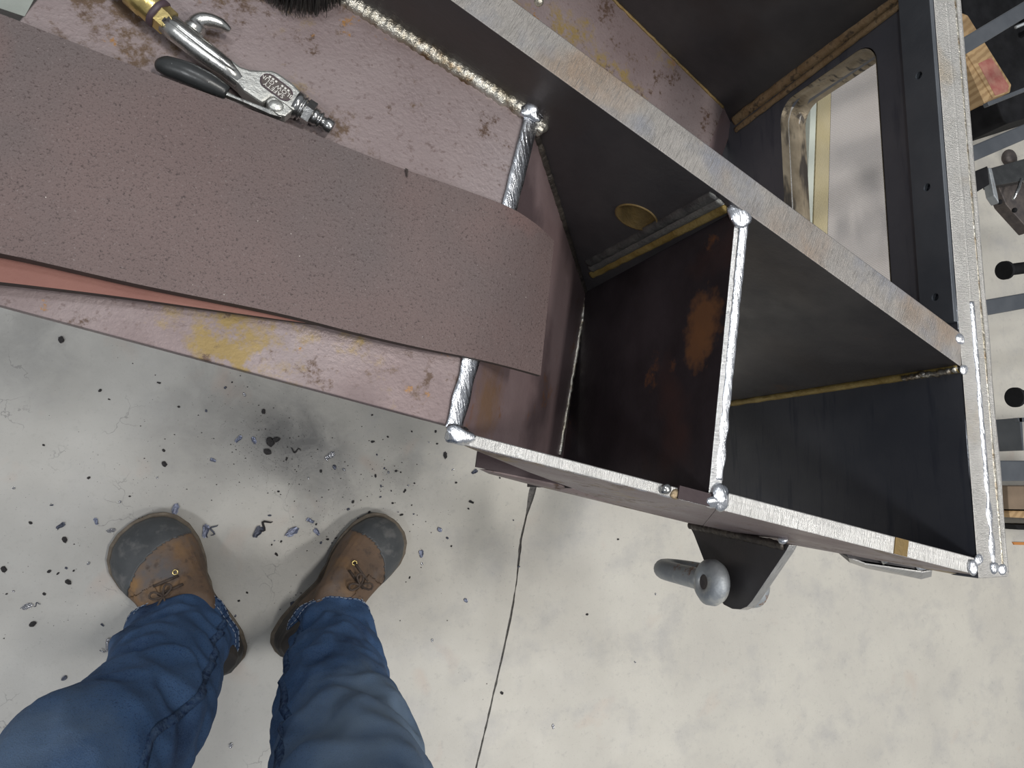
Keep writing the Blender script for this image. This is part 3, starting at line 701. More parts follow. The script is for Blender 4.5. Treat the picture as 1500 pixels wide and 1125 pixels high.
    rev('nipple', [(.40, .0070), (.55, .0070), (.56, .0060), (.60, .0060), (.61, .0072), (.66, .0072), (.68, .0048), (.76, .0048), (.78, .0062), (.97, .0060), (1.0, .0050)], 'steel_fit', 24, t, 'stepped steel hose nipple')
    rev('bore', [(1.0, .0030), (1.002, .0030)], 'black')
    # brass inlet: hex, dark ring, knurled coupler running off the plate
    ax0, ax1 = onT(247, 34, .0165), onT(190, -18, .018); ax = (ax1-ax0).normalized()
    rev('brass_hex', [(-.05, .0092), (-.02, .0104), (.20, .0104), (.22, .0092)], 'brass', 6)
    rev('seal_ring', [(.20, .0104), (.23, .0118), (.31, .0118), (.34, .0105)], 'hose', 24)
    rev('coupler', [(.31, .0102), (.35, .0112), (.52, .0112), (.54, .0120), (.9, .0120), (.93, .0105), (1.1, .0105)], 'brass', 24)
    rev('hose', [(1.0, .0085), (2.4, .0085)], 'rubber', 24)
blowgun()

# ------------------------------------------------------------------ brush at the upper edge
def brush():
    c = onT(437, -26); t = thing('brush', 'black bristle brush standing at the upper edge of the purple plate', 'brush', tuple(c))
    ex = (onT(500, -26)-onT(380, -26)).normalized(); ey = nT.cross(ex)
    bm = bmesh.new(); rnd = random.Random(3)
    for i in range(2600):
        u = rnd.uniform(-1, 1); v = rnd.uniform(-1, 1)
        if u*u+v*v > 1: continue
        r = math.hypot(u, v); base = c+ex*u*.030+ey*v*.020+nT*.040
        tip = c+ex*(u*.040+rnd.gauss(0, .002))+ey*(v*.033+rnd.gauss(0, .002))+nT*(.001+rnd.random()*.005)
        s = ex*.00035; w2 = ey*.00035
        mid_ = base.lerp(tip, .5)+(ex*u+ey*v)*.003
        for a, b2 in ((base, mid_), (mid_, tip)):
            bm.faces.new([bm.verts.new(q) for q in (a-s, a+s, b2+s*.7, b2-s*.7)]); bm.faces.new([bm.verts.new(q) for q in (a-w2, a+w2, b2+w2*.7, b2-w2*.7)])
    o = finish('bristles', bm, 'bristle', t, normals=False); o['kind'] = 'stuff'
    lp_ = [c+ex*.036*math.cos(2*PI*i/24)+ey*.022*math.sin(2*PI*i/24)+nT*.038 for i in range(24)]
    slab('brush_block', lp_, nT*.018, 'black', t, bevel=.003)
brush()
g_ = [onT(x, y, .0006) for x, y in ((-60, -40), (54, -40), (49, 0), (36, 24), (-60, -8))]
tag(slab('tape_patch', g_, -nT*.0005, 'tape'), 'pale grey-green tape patch at the far corner of the purple plate', 'tape')

# ------------------------------------------------------------------ boots and person
def boot(px_toe, px_heel, width, L, side, root, mats=('leather', 'toe')):
    toe, heel = at(*px_toe, .02), at(*px_heel, .02)
    d = (Vector((toe.x, toe.y, 0))-Vector((heel.x, heel.y, 0))).normalized(); s = Vector((d.y, -d.x, 0)) # s = to the wearer's right
    o0 = Vector((toe.x, toe.y, 0))-d*L
    def half(u, sg):   # footprint half-width at u (0 heel .. 1 toe); sg +1 right side
        base = [(0, .0), (.02, .15), (.06, .235), (.15, .29), (.3, .30), (.45, .33), (.6, .43), (.72, .48), (.82, .475), (.90, .41), (.95, .32), (.985, .18), (1, 0)]
        for (a, wa), (b2, wb) in zip(base, base[1:]):
            if a <= u <= b2:
                q = (u-a)/(b2-a); w = wa+(wb-wa)*q; break
        arch = .06*math.exp(-((u-.45)/.12)**2)
        inner = (sg*side < 0)   # side=+1 right boot: inner edge is its left
        return (w-(arch if inner else -.01 if .5 < u < .9 else 0))*width
    US = [.5-.5*math.cos(PI*k/80) for k in range(81)]
    def footprint(z, grow=0, f=1.0, b_=0.0, wm=1.0):
        pts = []
        for sg, seq in ((1, US), (-1, US[::-1])):
            for u in seq:
                if sg == -1 and u in (0, 1.0): continue
                uu = b_+(f-b_)*u
                h = half(u, sg)*wm+(grow if 0 < u < 1 else 0)
                x = o0+d*(uu*L+(grow if u > .5 else -grow))+s*sg*h
                pts.append(Vector((x.x, x.y, z)))
        return pts
    t = bpy.data.objects.new('boot', None); COL.objects.link(t); t.parent = root; t.location = (o0+d*L*.5)-wl(root)
    def loft(rings):
        bm = bmesh.new(); rs = [[bm.verts.new(p) for p in r] for r in rings]; n = len(rs[0])
        for a, b2 in zip(rs, rs[1:]):
            for k in range(n): bm.faces.new((a[k], a[(k+1) % n], b2[(k+1) % n], b2[k]))
        bm.faces.new(rs[0][::-1]); bm.faces.new(rs[-1]); return bm
    finish('outsole', loft([footprint(0, .001), footprint(.004, .004), footprint(.022, .004)]), 'sole', t, smooth=False)
    finish('welt', loft([footprint(.0218, .0055), footprint(.0225, .0062), footprint(.0265, .0062), footprint(.0275, .005)]), 'welt', t)
    prof = [(.026, 1.0, .0, 1.0), (.036, .998, -.004, 1.02), (.048, .985, -.004, 1.0), (.058, .96, -.002, .95), (.066, .925, .0, .90), (.073, .87, .005, .86), (.080, .80, .01, .83),
            (.088, .73, .02, .80), (.097, .67, .03, .78), (.108, .61, .04, .76), (.116, .57, .08, .72), (.124, .53, .12, .64), (.128, .48, .16, .50)]
    rings = [footprint(z, 0, f, b_, wm) for z, f, b_, wm in cr(prof, 7)]
    def surf(pred, off, nm, m, lab=None):
        bm = bmesh.new(); n = len(rings[0]); V = {}
        ctr = [sum(r, Vector())/n for r in rings]
        for i, r in enumerate(rings):
            for k, p in enumerate(r):
                dd = (p-ctr[i]); dd.z = 0; dd = dd.normalized() if dd.length > 1e-6 else dd
                V[i, k] = p+(dd*.75+Vector((0, 0, .66)))*off
        vs = {}
        def gv(i, k):
            k %= n
            if (i, k) not in vs: vs[i, k] = bm.verts.new(V[i, k])
            return vs[i, k]
        for i in range(len(rings)-1):
            for k in range(n):
                c_ = (rings[i][k]+rings[i+1][(k+1) % n])/2; u = (c_-o0).dot(d)/L; v = (c_-o0).dot(s)/width
                if pred(u, v, c_.z): bm.faces.new((gv(i, k), gv(i, k+1), gv(i+1, k+1), gv(i+1, k)))
        if pred(0, 0, 1): bm.faces.new([gv(len(rings)-1, k) for k in range(n)])
        o = finish(nm, bm, m, t, smooth=True, label=lab)
        if off: 
            so = o.modifiers.new('sol', 'SOLIDIFY'); so.thickness = .0015; so.offset = -1
        return o
    surf(lambda u, v, z: True, 0, 'upper', mats[0])
    surf(lambda u, v, z: u > .81-.34*v*v-.12*v*side, .0012, 'toe_cap', mats[1], 'scuffed dark grey toe cap')
    surf(lambda u, v, z: z < 1 and u < .26, .0016, 'heel_counter', 'leather_dark', 'dark heel counter')
    surf(lambda u, v, z: z < 1 and .22 < u < .66 and (v*side) > .12 and z > .06, .0018, 'quarter', mats[0])
    # laces and eyelets over the instep
    for (u, z, q) in ((.66, .098, 0), (.61, .110, 1)):
        for sg in ((-side,) if q == 0 else ()):
            e = o0+d*L*(u-.005)+s*sg*.020+Vector((0, 0, z+.002)); bm = bmesh.new()
            tube(bm, [e+(s*math.cos(a)+(d*-.75+Vector((0, 0, .66)))*0+d*math.sin(a))*.0042 for a in [2*PI*k/14 for k in range(15)]], .0013, 8, False)
            finish('eyelet', bm, 'brass', t, smooth=True, label='small brass eyelet')
        bm = bmesh.new(); a = o0+d*L*(u-.005)-s*.020+Vector((0, 0, z+.003)); b2 = o0+d*L*(u-.03)+s*.022+Vector((0, 0, z+.006)); m_ = a.lerp(b2, .5)+Vector((0, 0, .006))
        tube(bm, [a, a.lerp(m_, .6)+Vector((0, 0, .002)), m_, m_.lerp(b2, .5)+Vector((0, 0, .001)), b2], .0022, 10, True, .7); finish('lace', bm, 'lace', t, smooth=True)
    kn = o0+d*L*.585+Vector((0, 0, .124))+s*.012*side
    for a0 in (.6, 2.4, 4.0):
        bm = bmesh.new(); pp = []
        for k in range(9):
            q = k/8*PI; pp.append(kn+(s*math.cos(a0)+d*math.sin(a0))*.022*math.sin(q)+(s*-math.sin(a0)+d*math.cos(a0))*.006*math.sin(2*q)+Vector((0, 0, .004+.004*math.sin(q))))
        tube(bm, pp, .0019, 8); finish('lace', bm, 'lace', t, smooth=True)
    return t

PER = thing('person', 'person standing in blue jeans and scuffed brown leather work boots', 'person', (.03, -.3, 0))
boot((198, 768), (330, 962), .148, .318, -1, PER)
boot((577, 767), (425, 935), .122, .318, 1, PER)

def trousers():
    bmj = bmesh.new(); info = {}
    def leg(key, secs, hipc):
        # secs: (px, py, z, radius)
        P = [(*at(x, y, z), r) for x, y, z, r in secs]+hipc
        cr_ = cr(P, 12); n = len(cr_); seg = 56; rings = []; frames = []
        for i, q in enumerate(cr_):
            p = Vector(q[:3]); r = q[3]
            dd = (Vector(cr_[min(i+1, n-1)][:3])-Vector(cr_[max(i-1, 0)][:3])).normalized()
            u = dd.cross(Vector((0, 1, 0))).normalized(); v = u.cross(dd).normalized()
            if v.y < 0: u = -u; v = -v
            ring = []; t = i/(n-1)
            for k in range(seg):
                a = 2*PI*k/seg; sd = 1 if key == 'L' else 2
                c, s_ = math.cos(a), math.sin(a)
                # drape: slanting folds, stronger near the hem and behind the knee
                f = 0
                f += .0050*math.exp(-((t-.13)/.09)**2)*math.sin(t*55+3.4*c*(1 if sd == 1 else -1)+2.2*s_)*(.6+.6*noise.noise((c*2+sd, s_*2, t*9)))
                f += .0125*math.exp(-((t-.36)/.16)**2)*(abs(math.sin(t*17+2.6*c*(1 if sd == 1 else -1)+sd*1.3+1.4*s_))**.5-.6)*1.5*(.7+.8*noise.noise((c*1.5+sd*4, s_*1.5, t*6)))
                f += .0055*math.exp(-(t/.035)**2)+.011*noise.noise((c*1.6+sd*5, s_*1.6, t*11))+.0045*noise.noise((c*4+sd*9, s_*4, t*26))
                f += .010*(abs(noise.noise((c*1.3+sd*3, s_*1.3+t*2.5, t*13)))*-2+.6)*(1-math.exp(-t/.05))
                ring.append(p+(u*c+v*s_*.98)*(r+f))
            rings.append(ring); frames.append((p, u, v, r))
        vs = [[bmj.verts.new(p) for p in r] for r in rings]
        for a, b2 in zip(vs, vs[1:]):
            for k in range(seg): bmj.faces.new((a[k], a[(k+1) % seg], b2[(k+1) % seg], b2[k]))
        bmj.faces.new(vs[0][::-1]); bmj.faces.new(vs[-1])
        info[key] = (rings, frames)
    leg('L', [(266, 934, .085, .084), (250, 962, .16, .084), (235, 995, .25, .084), (217, 1040, .34, .086), (174, 1094, .44, .092), (98, 1160, .54, .097)], [(-.17, -.44, .68, .098), (-.11, -.47, .84, .105), (-.085, -.48, .95, .105)])
    leg('R', [(487, 918, .090, .068), (490, 953, .16, .071), (491, 992, .25, .078), (493, 1035, .34, .086), (503, 1090, .44, .094), (515, 1150, .54, .098)], [(.14, -.42, .68, .100), (.10, -.46, .84, .105), (.085, -.48, .95, .105)])
    n = len(bmj.verts)
    bmesh.ops.create_uvsphere(bmj, u_segments=32, v_segments=20, radius=1, matrix=Matrix.Translation((0, -.48, .95)) @ Matrix.Diagonal((.175, .125, .11, 1)))
    o = finish('jeans', bmj, 'denim', PER, smooth=True, label='worn blue denim jeans')
    rm = o.modifiers.new('remesh', 'REMESH'); rm.mode = 'VOXEL'; rm.voxel_size = .0045; rm.use_smooth_shade = True
    sm_ = o.modifiers.new('smooth', 'SMOOTH'); sm_.iterations = 2; sm_.factor = .5
    for key, ang in (('L', 1.0), ('R', -1.0)):
        rings, fr = info[key]; seg = 56
        # hem band, with two stitch lines
        for (i0, i1, off, m_, nm) in ((0, 2, .0022, 'denim_trim', 'hem'),):
            bm = bmesh.new(); rr_ = []
            for fi, oo in ((0, -.004), (0, off), (1, off), (2, off), (3, off), (3, -.004)):
                p, u, v, r = fr[fi]; rr_.append([bm.verts.new(q+(q-p).normalized()*oo) for q in rings[fi]])
            for a, b2 in zip(rr_, rr_[1:]):
                for k in range(seg): bm.faces.new((a[k], a[(k+1) % seg], b2[(k+1) % seg], b2[k]))
            hb = finish(nm, bm, m_, o, smooth=True); hb.location = (0, 0, 0)
        bm = bmesh.new()
        for ri in (1, 3):
            for k0 in range(seg):
                q0_, q1_ = rings[ri][k0], rings[ri][(k0+1) % seg]; p = fr[ri][0]
                a, b2 = q0_.lerp(q1_, .1), q0_.lerp(q1_, .75); a = a+(a-p).normalized()*.0030; b2 = b2+(b2-p).normalized()*.0030
                tube(bm, [a, b2], .0007, 5)
        st = finish('hem_stitching', bm, 'stitch', o); st.location = (0, 0, 0)
        # long seam: raised band up the inner side
        kk = 0 if key == 'L' else seg//2
        kk = {'L': [4, 5, 6], 'R': [24, 23, 22]}[key] if fr[0][1].x > 0 else {'L': [24, 23, 22], 'R': [4, 5, 6]}[key]
        bm = bmesh.new(); L_, R_ = [], []
        nn_ = 80
        for i in range(0, nn_):
            k1, k2 = kk[0], kk[1]; p = fr[i][0]
            a, b2 = rings[i][k1], rings[i][k2]; m0 = a.lerp(b2, .5); w_ = (b2-a).normalized()*.0058
            L_.append(bm.verts.new(m0-w_+(m0-p).normalized()*.0028)); R_.append(bm.verts.new(m0+w_+(m0-p).normalized()*.0028))
        Lb = [bm.verts.new(v.co-(v.co-fr[i][0]).normalized()*.006) for i, v in enumerate(L_)]; Rb = [bm.verts.new(v.co-(v.co-fr[i][0]).normalized()*.006) for i, v in enumerate(R_)]
        for i in range(nn_-1):
            bm.faces.new((L_[i], R_[i], R_[i+1], L_[i+1])); bm.faces.new((Lb[i], L_[i], L_[i+1], Lb[i+1])); bm.faces.new((R_[i], Rb[i], Rb[i+1], R_[i+1]))
        se = finish('side_seam', bm, 'denim_trim', o, smooth=True); se.location = (0, 0, 0)
trousers()

# ------------------------------------------------------------------ things behind the end plate, on the right
def bar(name, a, b, z0, z1, w, h, m, label, cat, group=None):
    A = at(*a, z0); B = at(*b, z1); d = (B-A).normalized(); s = d.cross(Vector((0, 0, 1))).normalized(); u = s.cross(d)
    o = hull(name, [p+s*x*w/2+u*y*h/2 for p in (A, B) for x in (-1, 1) for y in (-1, 1)], m, bevel=min(w, h)*.12)
    return tag(o, label, cat, group)
rk = thing('storage_rack', 'grey steel rack with parallel square arms reaching towards the end plate from the right', 'rack', tuple(at(1640, 300, 0)))
for a, b2, z, w, h in (((1350, 105), (1640, -70), .55, .031, .0121), ((1350, 257), (1640, 134), .50, .031, .0121), ((1380, 462), (1640, 416), .45, .033, .0121), ((1400, 690), (1660, 689), .35, .046, .0141)):
    A, B = at(*a, z), at(*b2, z); B = A+(B-A)*3.7; d = (B-A).normalized(); sd = d.cross(Vector((0, 0, 1))).normalized()
    hull('rack_arm', [p+sd*x*w/2+Vector((0, 0, y*h/2)) for p in (A, B) for x in (-1, 1) for y in (-1, 1)], 'tube', rk, bevel=.003)
    hull('rack_post', [B+Vector((x*.035, y*.035, zz)) for x in (-1, 1) for y in (-1, 1) for zz in (.10, -z)], 'tube', rk, bevel=.003)
bar('flat_bar', (1444, 154), (1660, 68), .45, .45, .009, .012, 'tube', 'thin grey flat bar under the lower end of the wood block', 'steel bar')
def rod(name, a, b, z, r, flange, label):
    A, B = at(*a, z), at(*b, z); d = (B-A).normalized(); t = thing(name, label, 'rod', tuple(A))
    bm = bmesh.new(); tube(bm, [A, B], r, 20); finish('rod_shaft', bm, 'black', t, smooth=True)
    if flange:
        bm = bmesh.new(); tube(bm, [A-d*.004, A+d*.004], flange, 24); finish('flange', bm, 'black', t)
rod('flanged_rod', (1472, 396), (1640, 374), .40, .0135, .021, 'black flanged rod just above the dark grey square tube')
rod('flanged_rod', (1487, 582), (1640, 576), .40, .0155, .022, 'black flanged rod near the middle of the right edge')
# wood block with a red painted face
zb = .21
wb = thing('wood_block', 'pale timber block with faded red paint beside the end plate', 'wood block', tuple(at(1440, 90, 0)))
tp = [at(x, y, zb) for x, y in ((1400, 15), (1418, 22), (1482, 124), (1480, 135), (1455, 143), (1388, 30))]
hull('block', tp+[p+Vector((0, 0, -.068)) for p in tp], 'wood', wb, bevel=.003)
rp = [at(x, y, zb+.0006) for x, y in ((1433, 93), (1452, 84), (1463, 100), (1478, 126), (1476, 134), (1458, 140))]
hull('paint_patch', rp+[p-Vector((0, 0, .001)) for p in rp], 'redpaint', wb, label='faded red painted end')
sp = [at(x, y, zb-.004) for x, y in ((1412, 84), (1424, 80), (1453, 143), (1442, 152))]
hull('lower_board', sp+[p-Vector((0, 0, .06)) for p in sp], 'wood', wb)
# black machine casing behind the block
mc = thing('machine_casing', 'black machine casing standing behind the timber block at the corner', 'machine', tuple(at(1500, 80, 0)))
pp = [at(x, y, .14) for x, y in ((1405, -60), (1411, 12), (1476, 130), (1470, 176), (1476, 181), (1640, 130), (1640, -120), (1400, -120))]
hull('casing', pp+[p-Vector((0, 0, .14)) for p in pp], 'black', mc, bevel=.004)
for (a, b2) in (((1490, 22), (1600, -30)), ((1488, 40), (1600, -8))):
    A, B = at(*a, .34), at(*b2, .34); bm = bmesh.new(); tube(bm, [A, B], .004, 12); finish('guide_rod', bm, 'galv', mc, smooth=True)
    hull('bracket', [q+Vector((x*.006, y*.006, z)) for q in (B,) for x in (-1, 1) for y in (-1, 1) for z in (-.21, .004)], 'black', mc)
# clamp cluster
cl = thing('pipe_clamp', 'dark pipe clamp with a square body beside the end plate', 'clamp', tuple(at(1470, 280, 0)))
def hp(nm, pts, z, dz, m, par, bev=.002): return hull(nm, [at(x, y, z) for x, y in pts]+[at(x, y, z)-Vector((0, 0, dz)) for x, y in pts], m, par, bevel=bev)
hp('clamp_body', ((1425, 252), (1447, 243), (1450, 270), (1430, 282)), .42, .03, 'black', cl)
hp('clamp_bar', ((1452, 246), (1600, 205), (1605, 245), (1458, 272)), .40, .03, 'rubber', cl)
hp('clamp_jaw', ((1448, 245), (1453, 246), (1462, 285), (1464, 298), (1456, 286)), .41, .02, 'galv', cl)
hp('clamp_jaw', ((1462, 272), (1500, 262), (1510, 340), (1488, 305), (1474, 300)), .36, .03, 'galv_dark', cl)
for (x, y, r) in ((1464, 296, .006), (1486, 308, .006)):
    blob('clamp_bolt', at(x, y, .40), r, 'black', cl, 2, .1)
bm = bmesh.new(); tube(bm, [at(1484, 292, .40), at(1492, 276, .40), at(1496, 262, .40)], .0035, 10); finish('clamp_handle', bm, 'steel_fit', cl, smooth=True)
blob('clamp_knob', at(1478, 232, .30), .022, 'galv_dark', cl, 3, .15, (1, 1, .6), 30)
hull('clamp_post', [at(1478, 262, 0)+Vector((a*.012, b2*.012, c)) for a in (-1, 1) for b2 in (-1, 1) for c in (0, .38)], 'black', cl)
# timbers at the lower right
tag(hp('timber', ((1476, 712), (1640, 712), (1640, 748), (1478, 746)), .24, .24, 'wood_old', None), 'dark weathered timber under the wide grey tube', 'timber')
tag(hp('timber', ((1478, 748), (1640, 750), (1640, 765), (1480, 758)), .20, .20, 'wood', None), 'thin pale wooden board below the dark timber', 'timber')
tag(hp('black_block', ((1486, 768), (1640, 772), (1640, 778), (1492, 776)), .10, .10, 'black', None), 'low black block in the gap under the pale board', 'block')
tag(hp('strap', ((1484, 794), (1640, 797), (1640, 801), (1486, 798)), .004, .004, 'orange', None, 0), 'thin orange strap on the floor at the right edge', 'strap')
ab = thing('angle_bracket', 'dark steel angle bracket standing above the wide grey tube', 'bracket', tuple(at(1496, 640, 0)))
hp('flange_plate', ((1490, 612), (1640, 608), (1640, 614), (1493, 618)), .30, .01, 'tube', ab, 0)
hp('web_plate', ((1493, 612), (1497, 612), (1500, 660), (1498, 660)), .30, .30, 'tube', ab, 0)
# ribbed sheets seen through the window
sh = thing('ribbed_panel', 'cream ribbed sheet on the floor seen through the rounded window', 'panel', tuple(at(1250, 300, 0)))
hp('panel', ((1219, 90), (1400, 60), (1420, 560), (1208, 520)), .012, .012, 'cream', sh, 0)
hp('yellow_edge', ((1200, 92), (1218.5, 90), (1207.5, 520), (1185, 520)), .012, .012, 'yellow', sh, 0)
tag(hp('white_strip', ((1190, 92), (1198, 92), (1183, 520), (1173, 520)), .02, .02, 'white', None, 0), 'narrow white strip along the yellow edge of the ribbed sheet', 'strip')

# ------------------------------------------------------------------ loose flakes and chips on the floor
def flake_mesh(kind, seed, m):
    rnd = random.Random(seed); bm = bmesh.new()
    if kind == 'flake':     # thin curled piece of scale
        w, l = .55, 1.0; nx, ny = 3, 5; g = []
        for j in range(ny+1):
            row = []
            for i in range(nx+1):
                x = (i/nx-.5)*w*(1.05-.9*abs(j/ny-.5)**1.5*1.3)*(1+.7*noise.noise((j*1.1, seed, 0)))+.12*noise.noise((j*.8, seed, 9)); y = (j/ny-.5)*l+.28*noise.noise((i*1.4, seed, 3))
                z = .10+.22*(i/nx-.5)**2*2+.10*noise.noise((i*.9, j*.9, seed))
                row.append(Vector((x, y, z)))
            g.append(row)
        up = [[bm.verts.new(p) for p in r] for r in g]; dn = [[bm.verts.new(p-Vector((0, 0, .07))) for p in r] for r in g]
        for j in range(ny):
            for i in range(nx):
                bm.faces.new((up[j][i], up[j][i+1], up[j+1][i+1], up[j+1][i])); bm.faces.new((dn[j][i], dn[j+1][i], dn[j+1][i+1], dn[j][i+1]))
        for j in range(ny):
            bm.faces.new((up[j][0], up[j+1][0], dn[j+1][0], dn[j][0])); bm.faces.new((up[j][nx], dn[j][nx], dn[j+1][nx], up[j+1][nx]))
        for i in range(nx):
            bm.faces.new((up[0][i], dn[0][i], dn[0][i+1], up[0][i+1])); bm.faces.new((up[ny][i], up[ny][i+1], dn[ny][i+1], dn[ny][i]))
        sm_ = False
    elif kind == 'chip':
        bmesh.ops.create_icosphere(bm, subdivisions=1, radius=.5)
        for v in bm.verts: v.co = Vector((v.co.x*.75*(1+.5*noise.noise(v.co*3+Vector((seed, 0, 0)))), v.co.y*(1+.5*noise.noise(v.co*3+Vector((0, seed, 0)))), max(v.co.z*.5, -.18)+.18))
    else:                   # turning: curled shaving
        pp = [Vector((.25*math.sin(k*.9), (k/9-.5), .16+.10*math.cos(k*.9))) for k in range(10)]
        tube(bm, pp, [.03+.05*math.sin(PI*k/9) for k in range(10)], 6)
    bmesh.ops.recalc_face_normals(bm, faces=bm.faces[:]); me = bpy.data.meshes.new(kind); bm.to_mesh(me); bm.free(); me.materials.append(M[m]); return me
FM = {}
for k in ('flake', 'chip', 'turning'):
    for m_ in ('scale', 'scale_b', 'slag', 'shiny'):
        for s_ in (1, 2, 3): FM[k, m_, s_] = flake_mesh(k, s_*1.7, m_)
def lay(kind, m_, px, py, size, ang, name, label, group=None, s_=1):
    me = FM[kind, m_, s_]; o = bpy.data.objects.new(name, me); COL.objects.link(o); p = at(px, py, 0)
    o.location = (p.x, p.y, .0004); o.rotation_euler = (0, 0, ang); sc = size*1.5/1083; o.scale = (sc, sc, sc*.7)
    return tag(o, label, 'metal chip', group)
big = [('flake', 'scale_b', 302, 777, 17, -.15, 'blue-grey curled scale flake, left of a pair of slivers between the boots'),
       ('turning', 'scale', 312, 776, 16, -.3, 'hollow dark sliver lying right beside a curled flake'),
       ('flake', 'scale', 378, 779, 17, -.55, 'dark blue flake in the middle between the two boots'),
       ('turning', 'slag', 388, 769, 20, -.7, 'long dark shaving pointing up-right between the boots'),
       ('flake', 'scale_b', 428, 779, 18, -.8, 'blue-grey slanted flake near the right boot toe'),
       ('flake', 'scale_b', 464, 779, 11, .7, 'short bluish flake left of the right boot toe'),
       ('flake', 'scale_b', 454, 762, 11, 1.0, 'blue flake above the short bluish one near the right boot'),
       ('flake', 'scale_b', 257, 746, 15, 0, 'upright blue flake above the left boot toe'),
       ('chip', 'slag', 396, 648, 17, .4, 'largest black slag lump below the purple plate'),
       ('chip', 'slag', 392, 662, 13, 1.2, 'black slag lump touching the largest lump from below'),
       ('chip', 'slag', 404, 644, 12, 2.0, 'black slag lump on the upper right of the largest lump'),
       ('turning', 'slag', 433, 660, 14, 1.5, 'thin black curved shaving right of the slag lumps'),
       ('flake', 'shiny', 484, 668, 15, -1.0, 'shiny silver flake right of the slag lumps'),
       ('chip', 'scale', 490, 684, 8, .4, 'dark glinting chip below the shiny silver flake'),
       ('chip', 'shiny', 504, 688, 7, 1, 'bright little chip right below the shiny silver flake'),
       ('chip', 'slag', 90, 498, 11, .1, 'black chip in the shade at the plate edge, far left'),
       ('flake', 'slag', 652, 667, 10, .3, 'black and silver chip below the left corner of the front plate'),
       ('flake', 'scale', 695, 691, 10, -1.0, 'dark oval chip beside the lower ledge'),
       ('flake', 'slag', 690, 735, 8, 1.1, 'small black chip left of the floor joint'),
       ('flake', 'shiny', 40, 888, 12, -1.0, 'silvery folded flake far left of the left boot'),
       ('turning', 'scale', 54, 885, 8, -1.1, 'tiny dark tail beside the silvery folded flake'),
       ('chip', 'slag', 48, 914, 10, -1.0, 'dark chip just below the silvery folded flake'),
       ('chip', 'slag', 100, 852, 9, 1, 'dark chip left of the left boot'),
       ('chip', 'slag', 241, 680, 10, .5, 'dark lump above the left boot in the open floor'),
       ('flake', 'scale', 90, 770, 11, -1.0, 'dark oval flake upper left of the left boot'),
       ('chip', 'slag', 95, 790, 9, .5, 'black chip beside the dark oval flake'),
       ('chip', 'slag', 6, 834, 10, .5, 'dark chip at the left edge of the floor'),
       ('flake', 'scale_b', 141, 763, 9, .3, 'little blue flake left of the left boot toe'),
       ('flake', 'shiny', 163, 777, 10, -1.2, 'bright silver sliver touching the left boot toe'),
       ('turning', 'shiny', 160, 943, 24, -1.0, 'long clear silvery strip beside the left trouser leg'),
       ('chip', 'slag', 93, 1033, 9, 0, 'dark chip half under the left knee'),
       ('chip', 'scale', 95, 993, 8, -.8, 'small grey chip left of the left trouser leg'),
       ('chip', 'slag', 386, 603, 9, 0, 'oval black lump just under the purple plate edge'),
       ('flake', 'scale_b', 350, 643, 11, -.8, 'bluish flake left of the slag lumps'),
       ('flake', 'scale_b', 372, 645, 10, .6, 'bluish curled flake touching the slag lumps on the left'),
       ('flake', 'scale_b', 312, 674, 8, 1.2, 'lone tiny blue flake left of the slag lumps'),
       ('chip', 'slag', 457, 877, 10, -.2, 'black chip beside the right boot heel side'),
       ('chip', 'scale', 430, 885, 12, .8, 'cluster chip with bright specks left of the right boot'),
       ('flake', 'scale_b', 617, 811, 11, .1, 'small blue-grey flake right of the right boot toe'),
       ('chip', 'scale_b', 644, 776, 10, .8, 'grey-blue crumb beyond the right boot toe'),
       ('chip', 'scale_b', 682, 879, 8, .8, 'blue crumb on the clean floor left of the joint'),
       ('chip', 'shiny', 633, 938, 6, 0, 'tiny glinting crumb right of the right trouser leg'),
       ('chip', 'shiny', 338, 1092, 8, 0, 'glinting crumb on the floor between the legs'),
       ('flake', 'shiny', 810, 1064, 7, .3, 'small pale curl lying right of the floor joint'),
       ('chip', 'slag', 735, 1015, 7, .9, 'small dark speck chip beside the floor joint')]
for i, (k, m_, x, y, sz, a, lb) in enumerate(big): lay(k, m_, x, y, sz, a, 'scale_flake' if k == 'flake' else 'slag_chip' if k == 'chip' else 'metal_shaving', lb, None, i % 3+1)
rnd = random.Random(5)
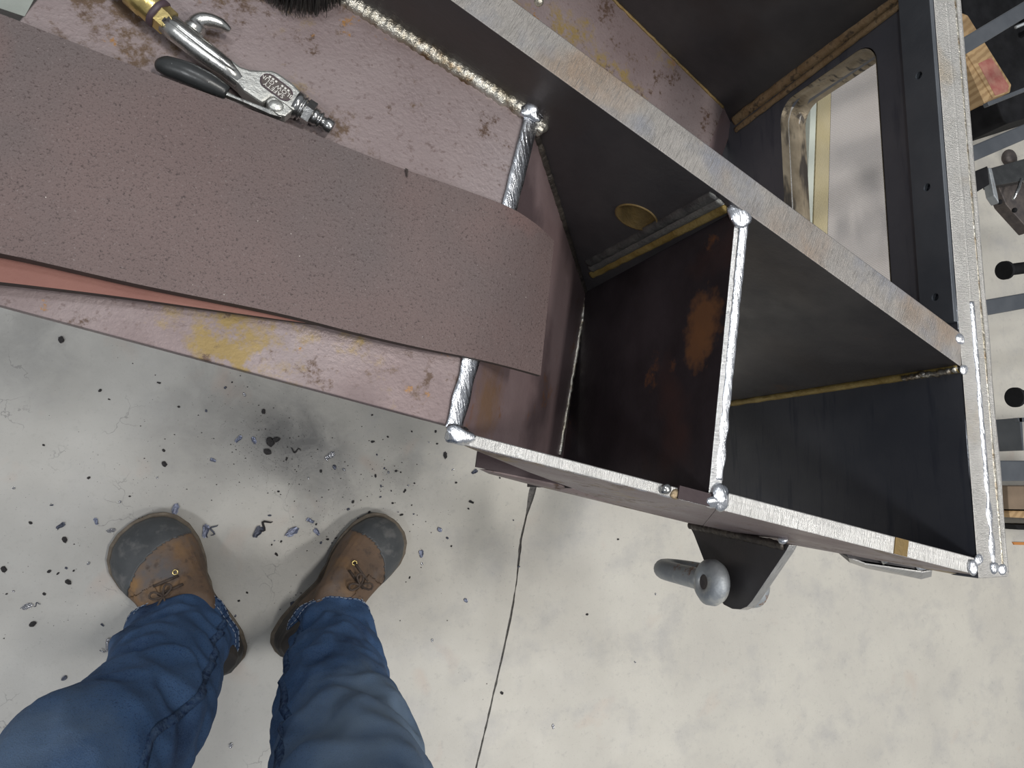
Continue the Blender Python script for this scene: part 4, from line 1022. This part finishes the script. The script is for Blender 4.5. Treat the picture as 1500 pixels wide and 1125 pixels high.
small = [(233, 561), (147, 572), (330, 568), (340, 560), (358, 578), (240, 660), (262, 596), (302, 602), (160, 585), (230, 700), (213, 812), (65, 870), (150, 915), (10, 870), (20, 866), (72, 837), (85, 840), (97, 832), (108, 836), (130, 825),
         (546, 647), (568, 640), (552, 666), (603, 632), (628, 648), (640, 650), (638, 632), (563, 686), (550, 697), (569, 692), (580, 690), (587, 692), (558, 712), (573, 719), (598, 711), (607, 708), (593, 719), (557, 728), (575, 737), (583, 750), (588, 754), (603, 740),
         (606, 753), (541, 750), (663, 688), (668, 707), (686, 745), (752, 762), (420, 672), (452, 700), (470, 690), (408, 720), (395, 755), (412, 793), (402, 792), (398, 798), (405, 812), (470, 795), (480, 790), (486, 795), (492, 788), (463, 768), (510, 746), (517, 735), (525, 760),
         (350, 880), (362, 868), (345, 902), (210, 760), (176, 735), (190, 727), (130, 700), (76, 740), (45, 766), (20, 715), (64, 652), (600, 846), (655, 788), (661, 800), (618, 826), (716, 655), (732, 700), (760, 830), (905, 790), (930, 970), (860, 900), (545, 608), (575, 600), (1010, 845), (960, 870)]
for i, (x, y) in enumerate(small):
    lay('chip' if i % 4 else 'flake', ('slag', 'slag', 'scale', 'slag', 'shiny')[i % 5], x, y, rnd.uniform(3.0, 6.0), rnd.random()*6, 'metal_crumb', 'tiny dark metal crumb lying loose on the concrete floor', 'tiny metal crumbs scattered on the floor', i % 3+1)
# grinding grit, too fine to count
bm = bmesh.new()
cl_ = [(400, 660, 40, 330), (470, 690, 50, 230), (560, 700, 45, 170), (370, 600, 50, 120), (480, 780, 28, 160), (440, 880, 18, 60), (240, 710, 70, 90), (120, 820, 90, 70), (640, 780, 50, 50), (250, 600, 110, 70), (60, 900, 60, 30), (700, 900, 120, 30)]
for (cx, cy, sg, n) in cl_:
    for i in range(n):
        x, y = rnd.gauss(cx, sg), rnd.gauss(cy, sg*.75); p = at(x, y, 0); r = rnd.uniform(.0003, .0009) if rnd.random() < .93 else .0016
        a = rnd.random()*6
        vs = [bm.verts.new((p.x+r*math.cos(a+k*2.1)*(1+.4*rnd.random()), p.y+r*math.sin(a+k*2.1), .0002)) for k in range(3)]+[bm.verts.new((p.x, p.y, r*.9))]
        for f in ((0, 1, 3), (1, 2, 3), (2, 0, 3)): bm.faces.new([vs[q] for q in f])
o = finish('grit', bm, 'slag'); o['kind'] = 'stuff'; tag(o, 'fine black grinding grit strewn over the concrete before the frame', 'grit')
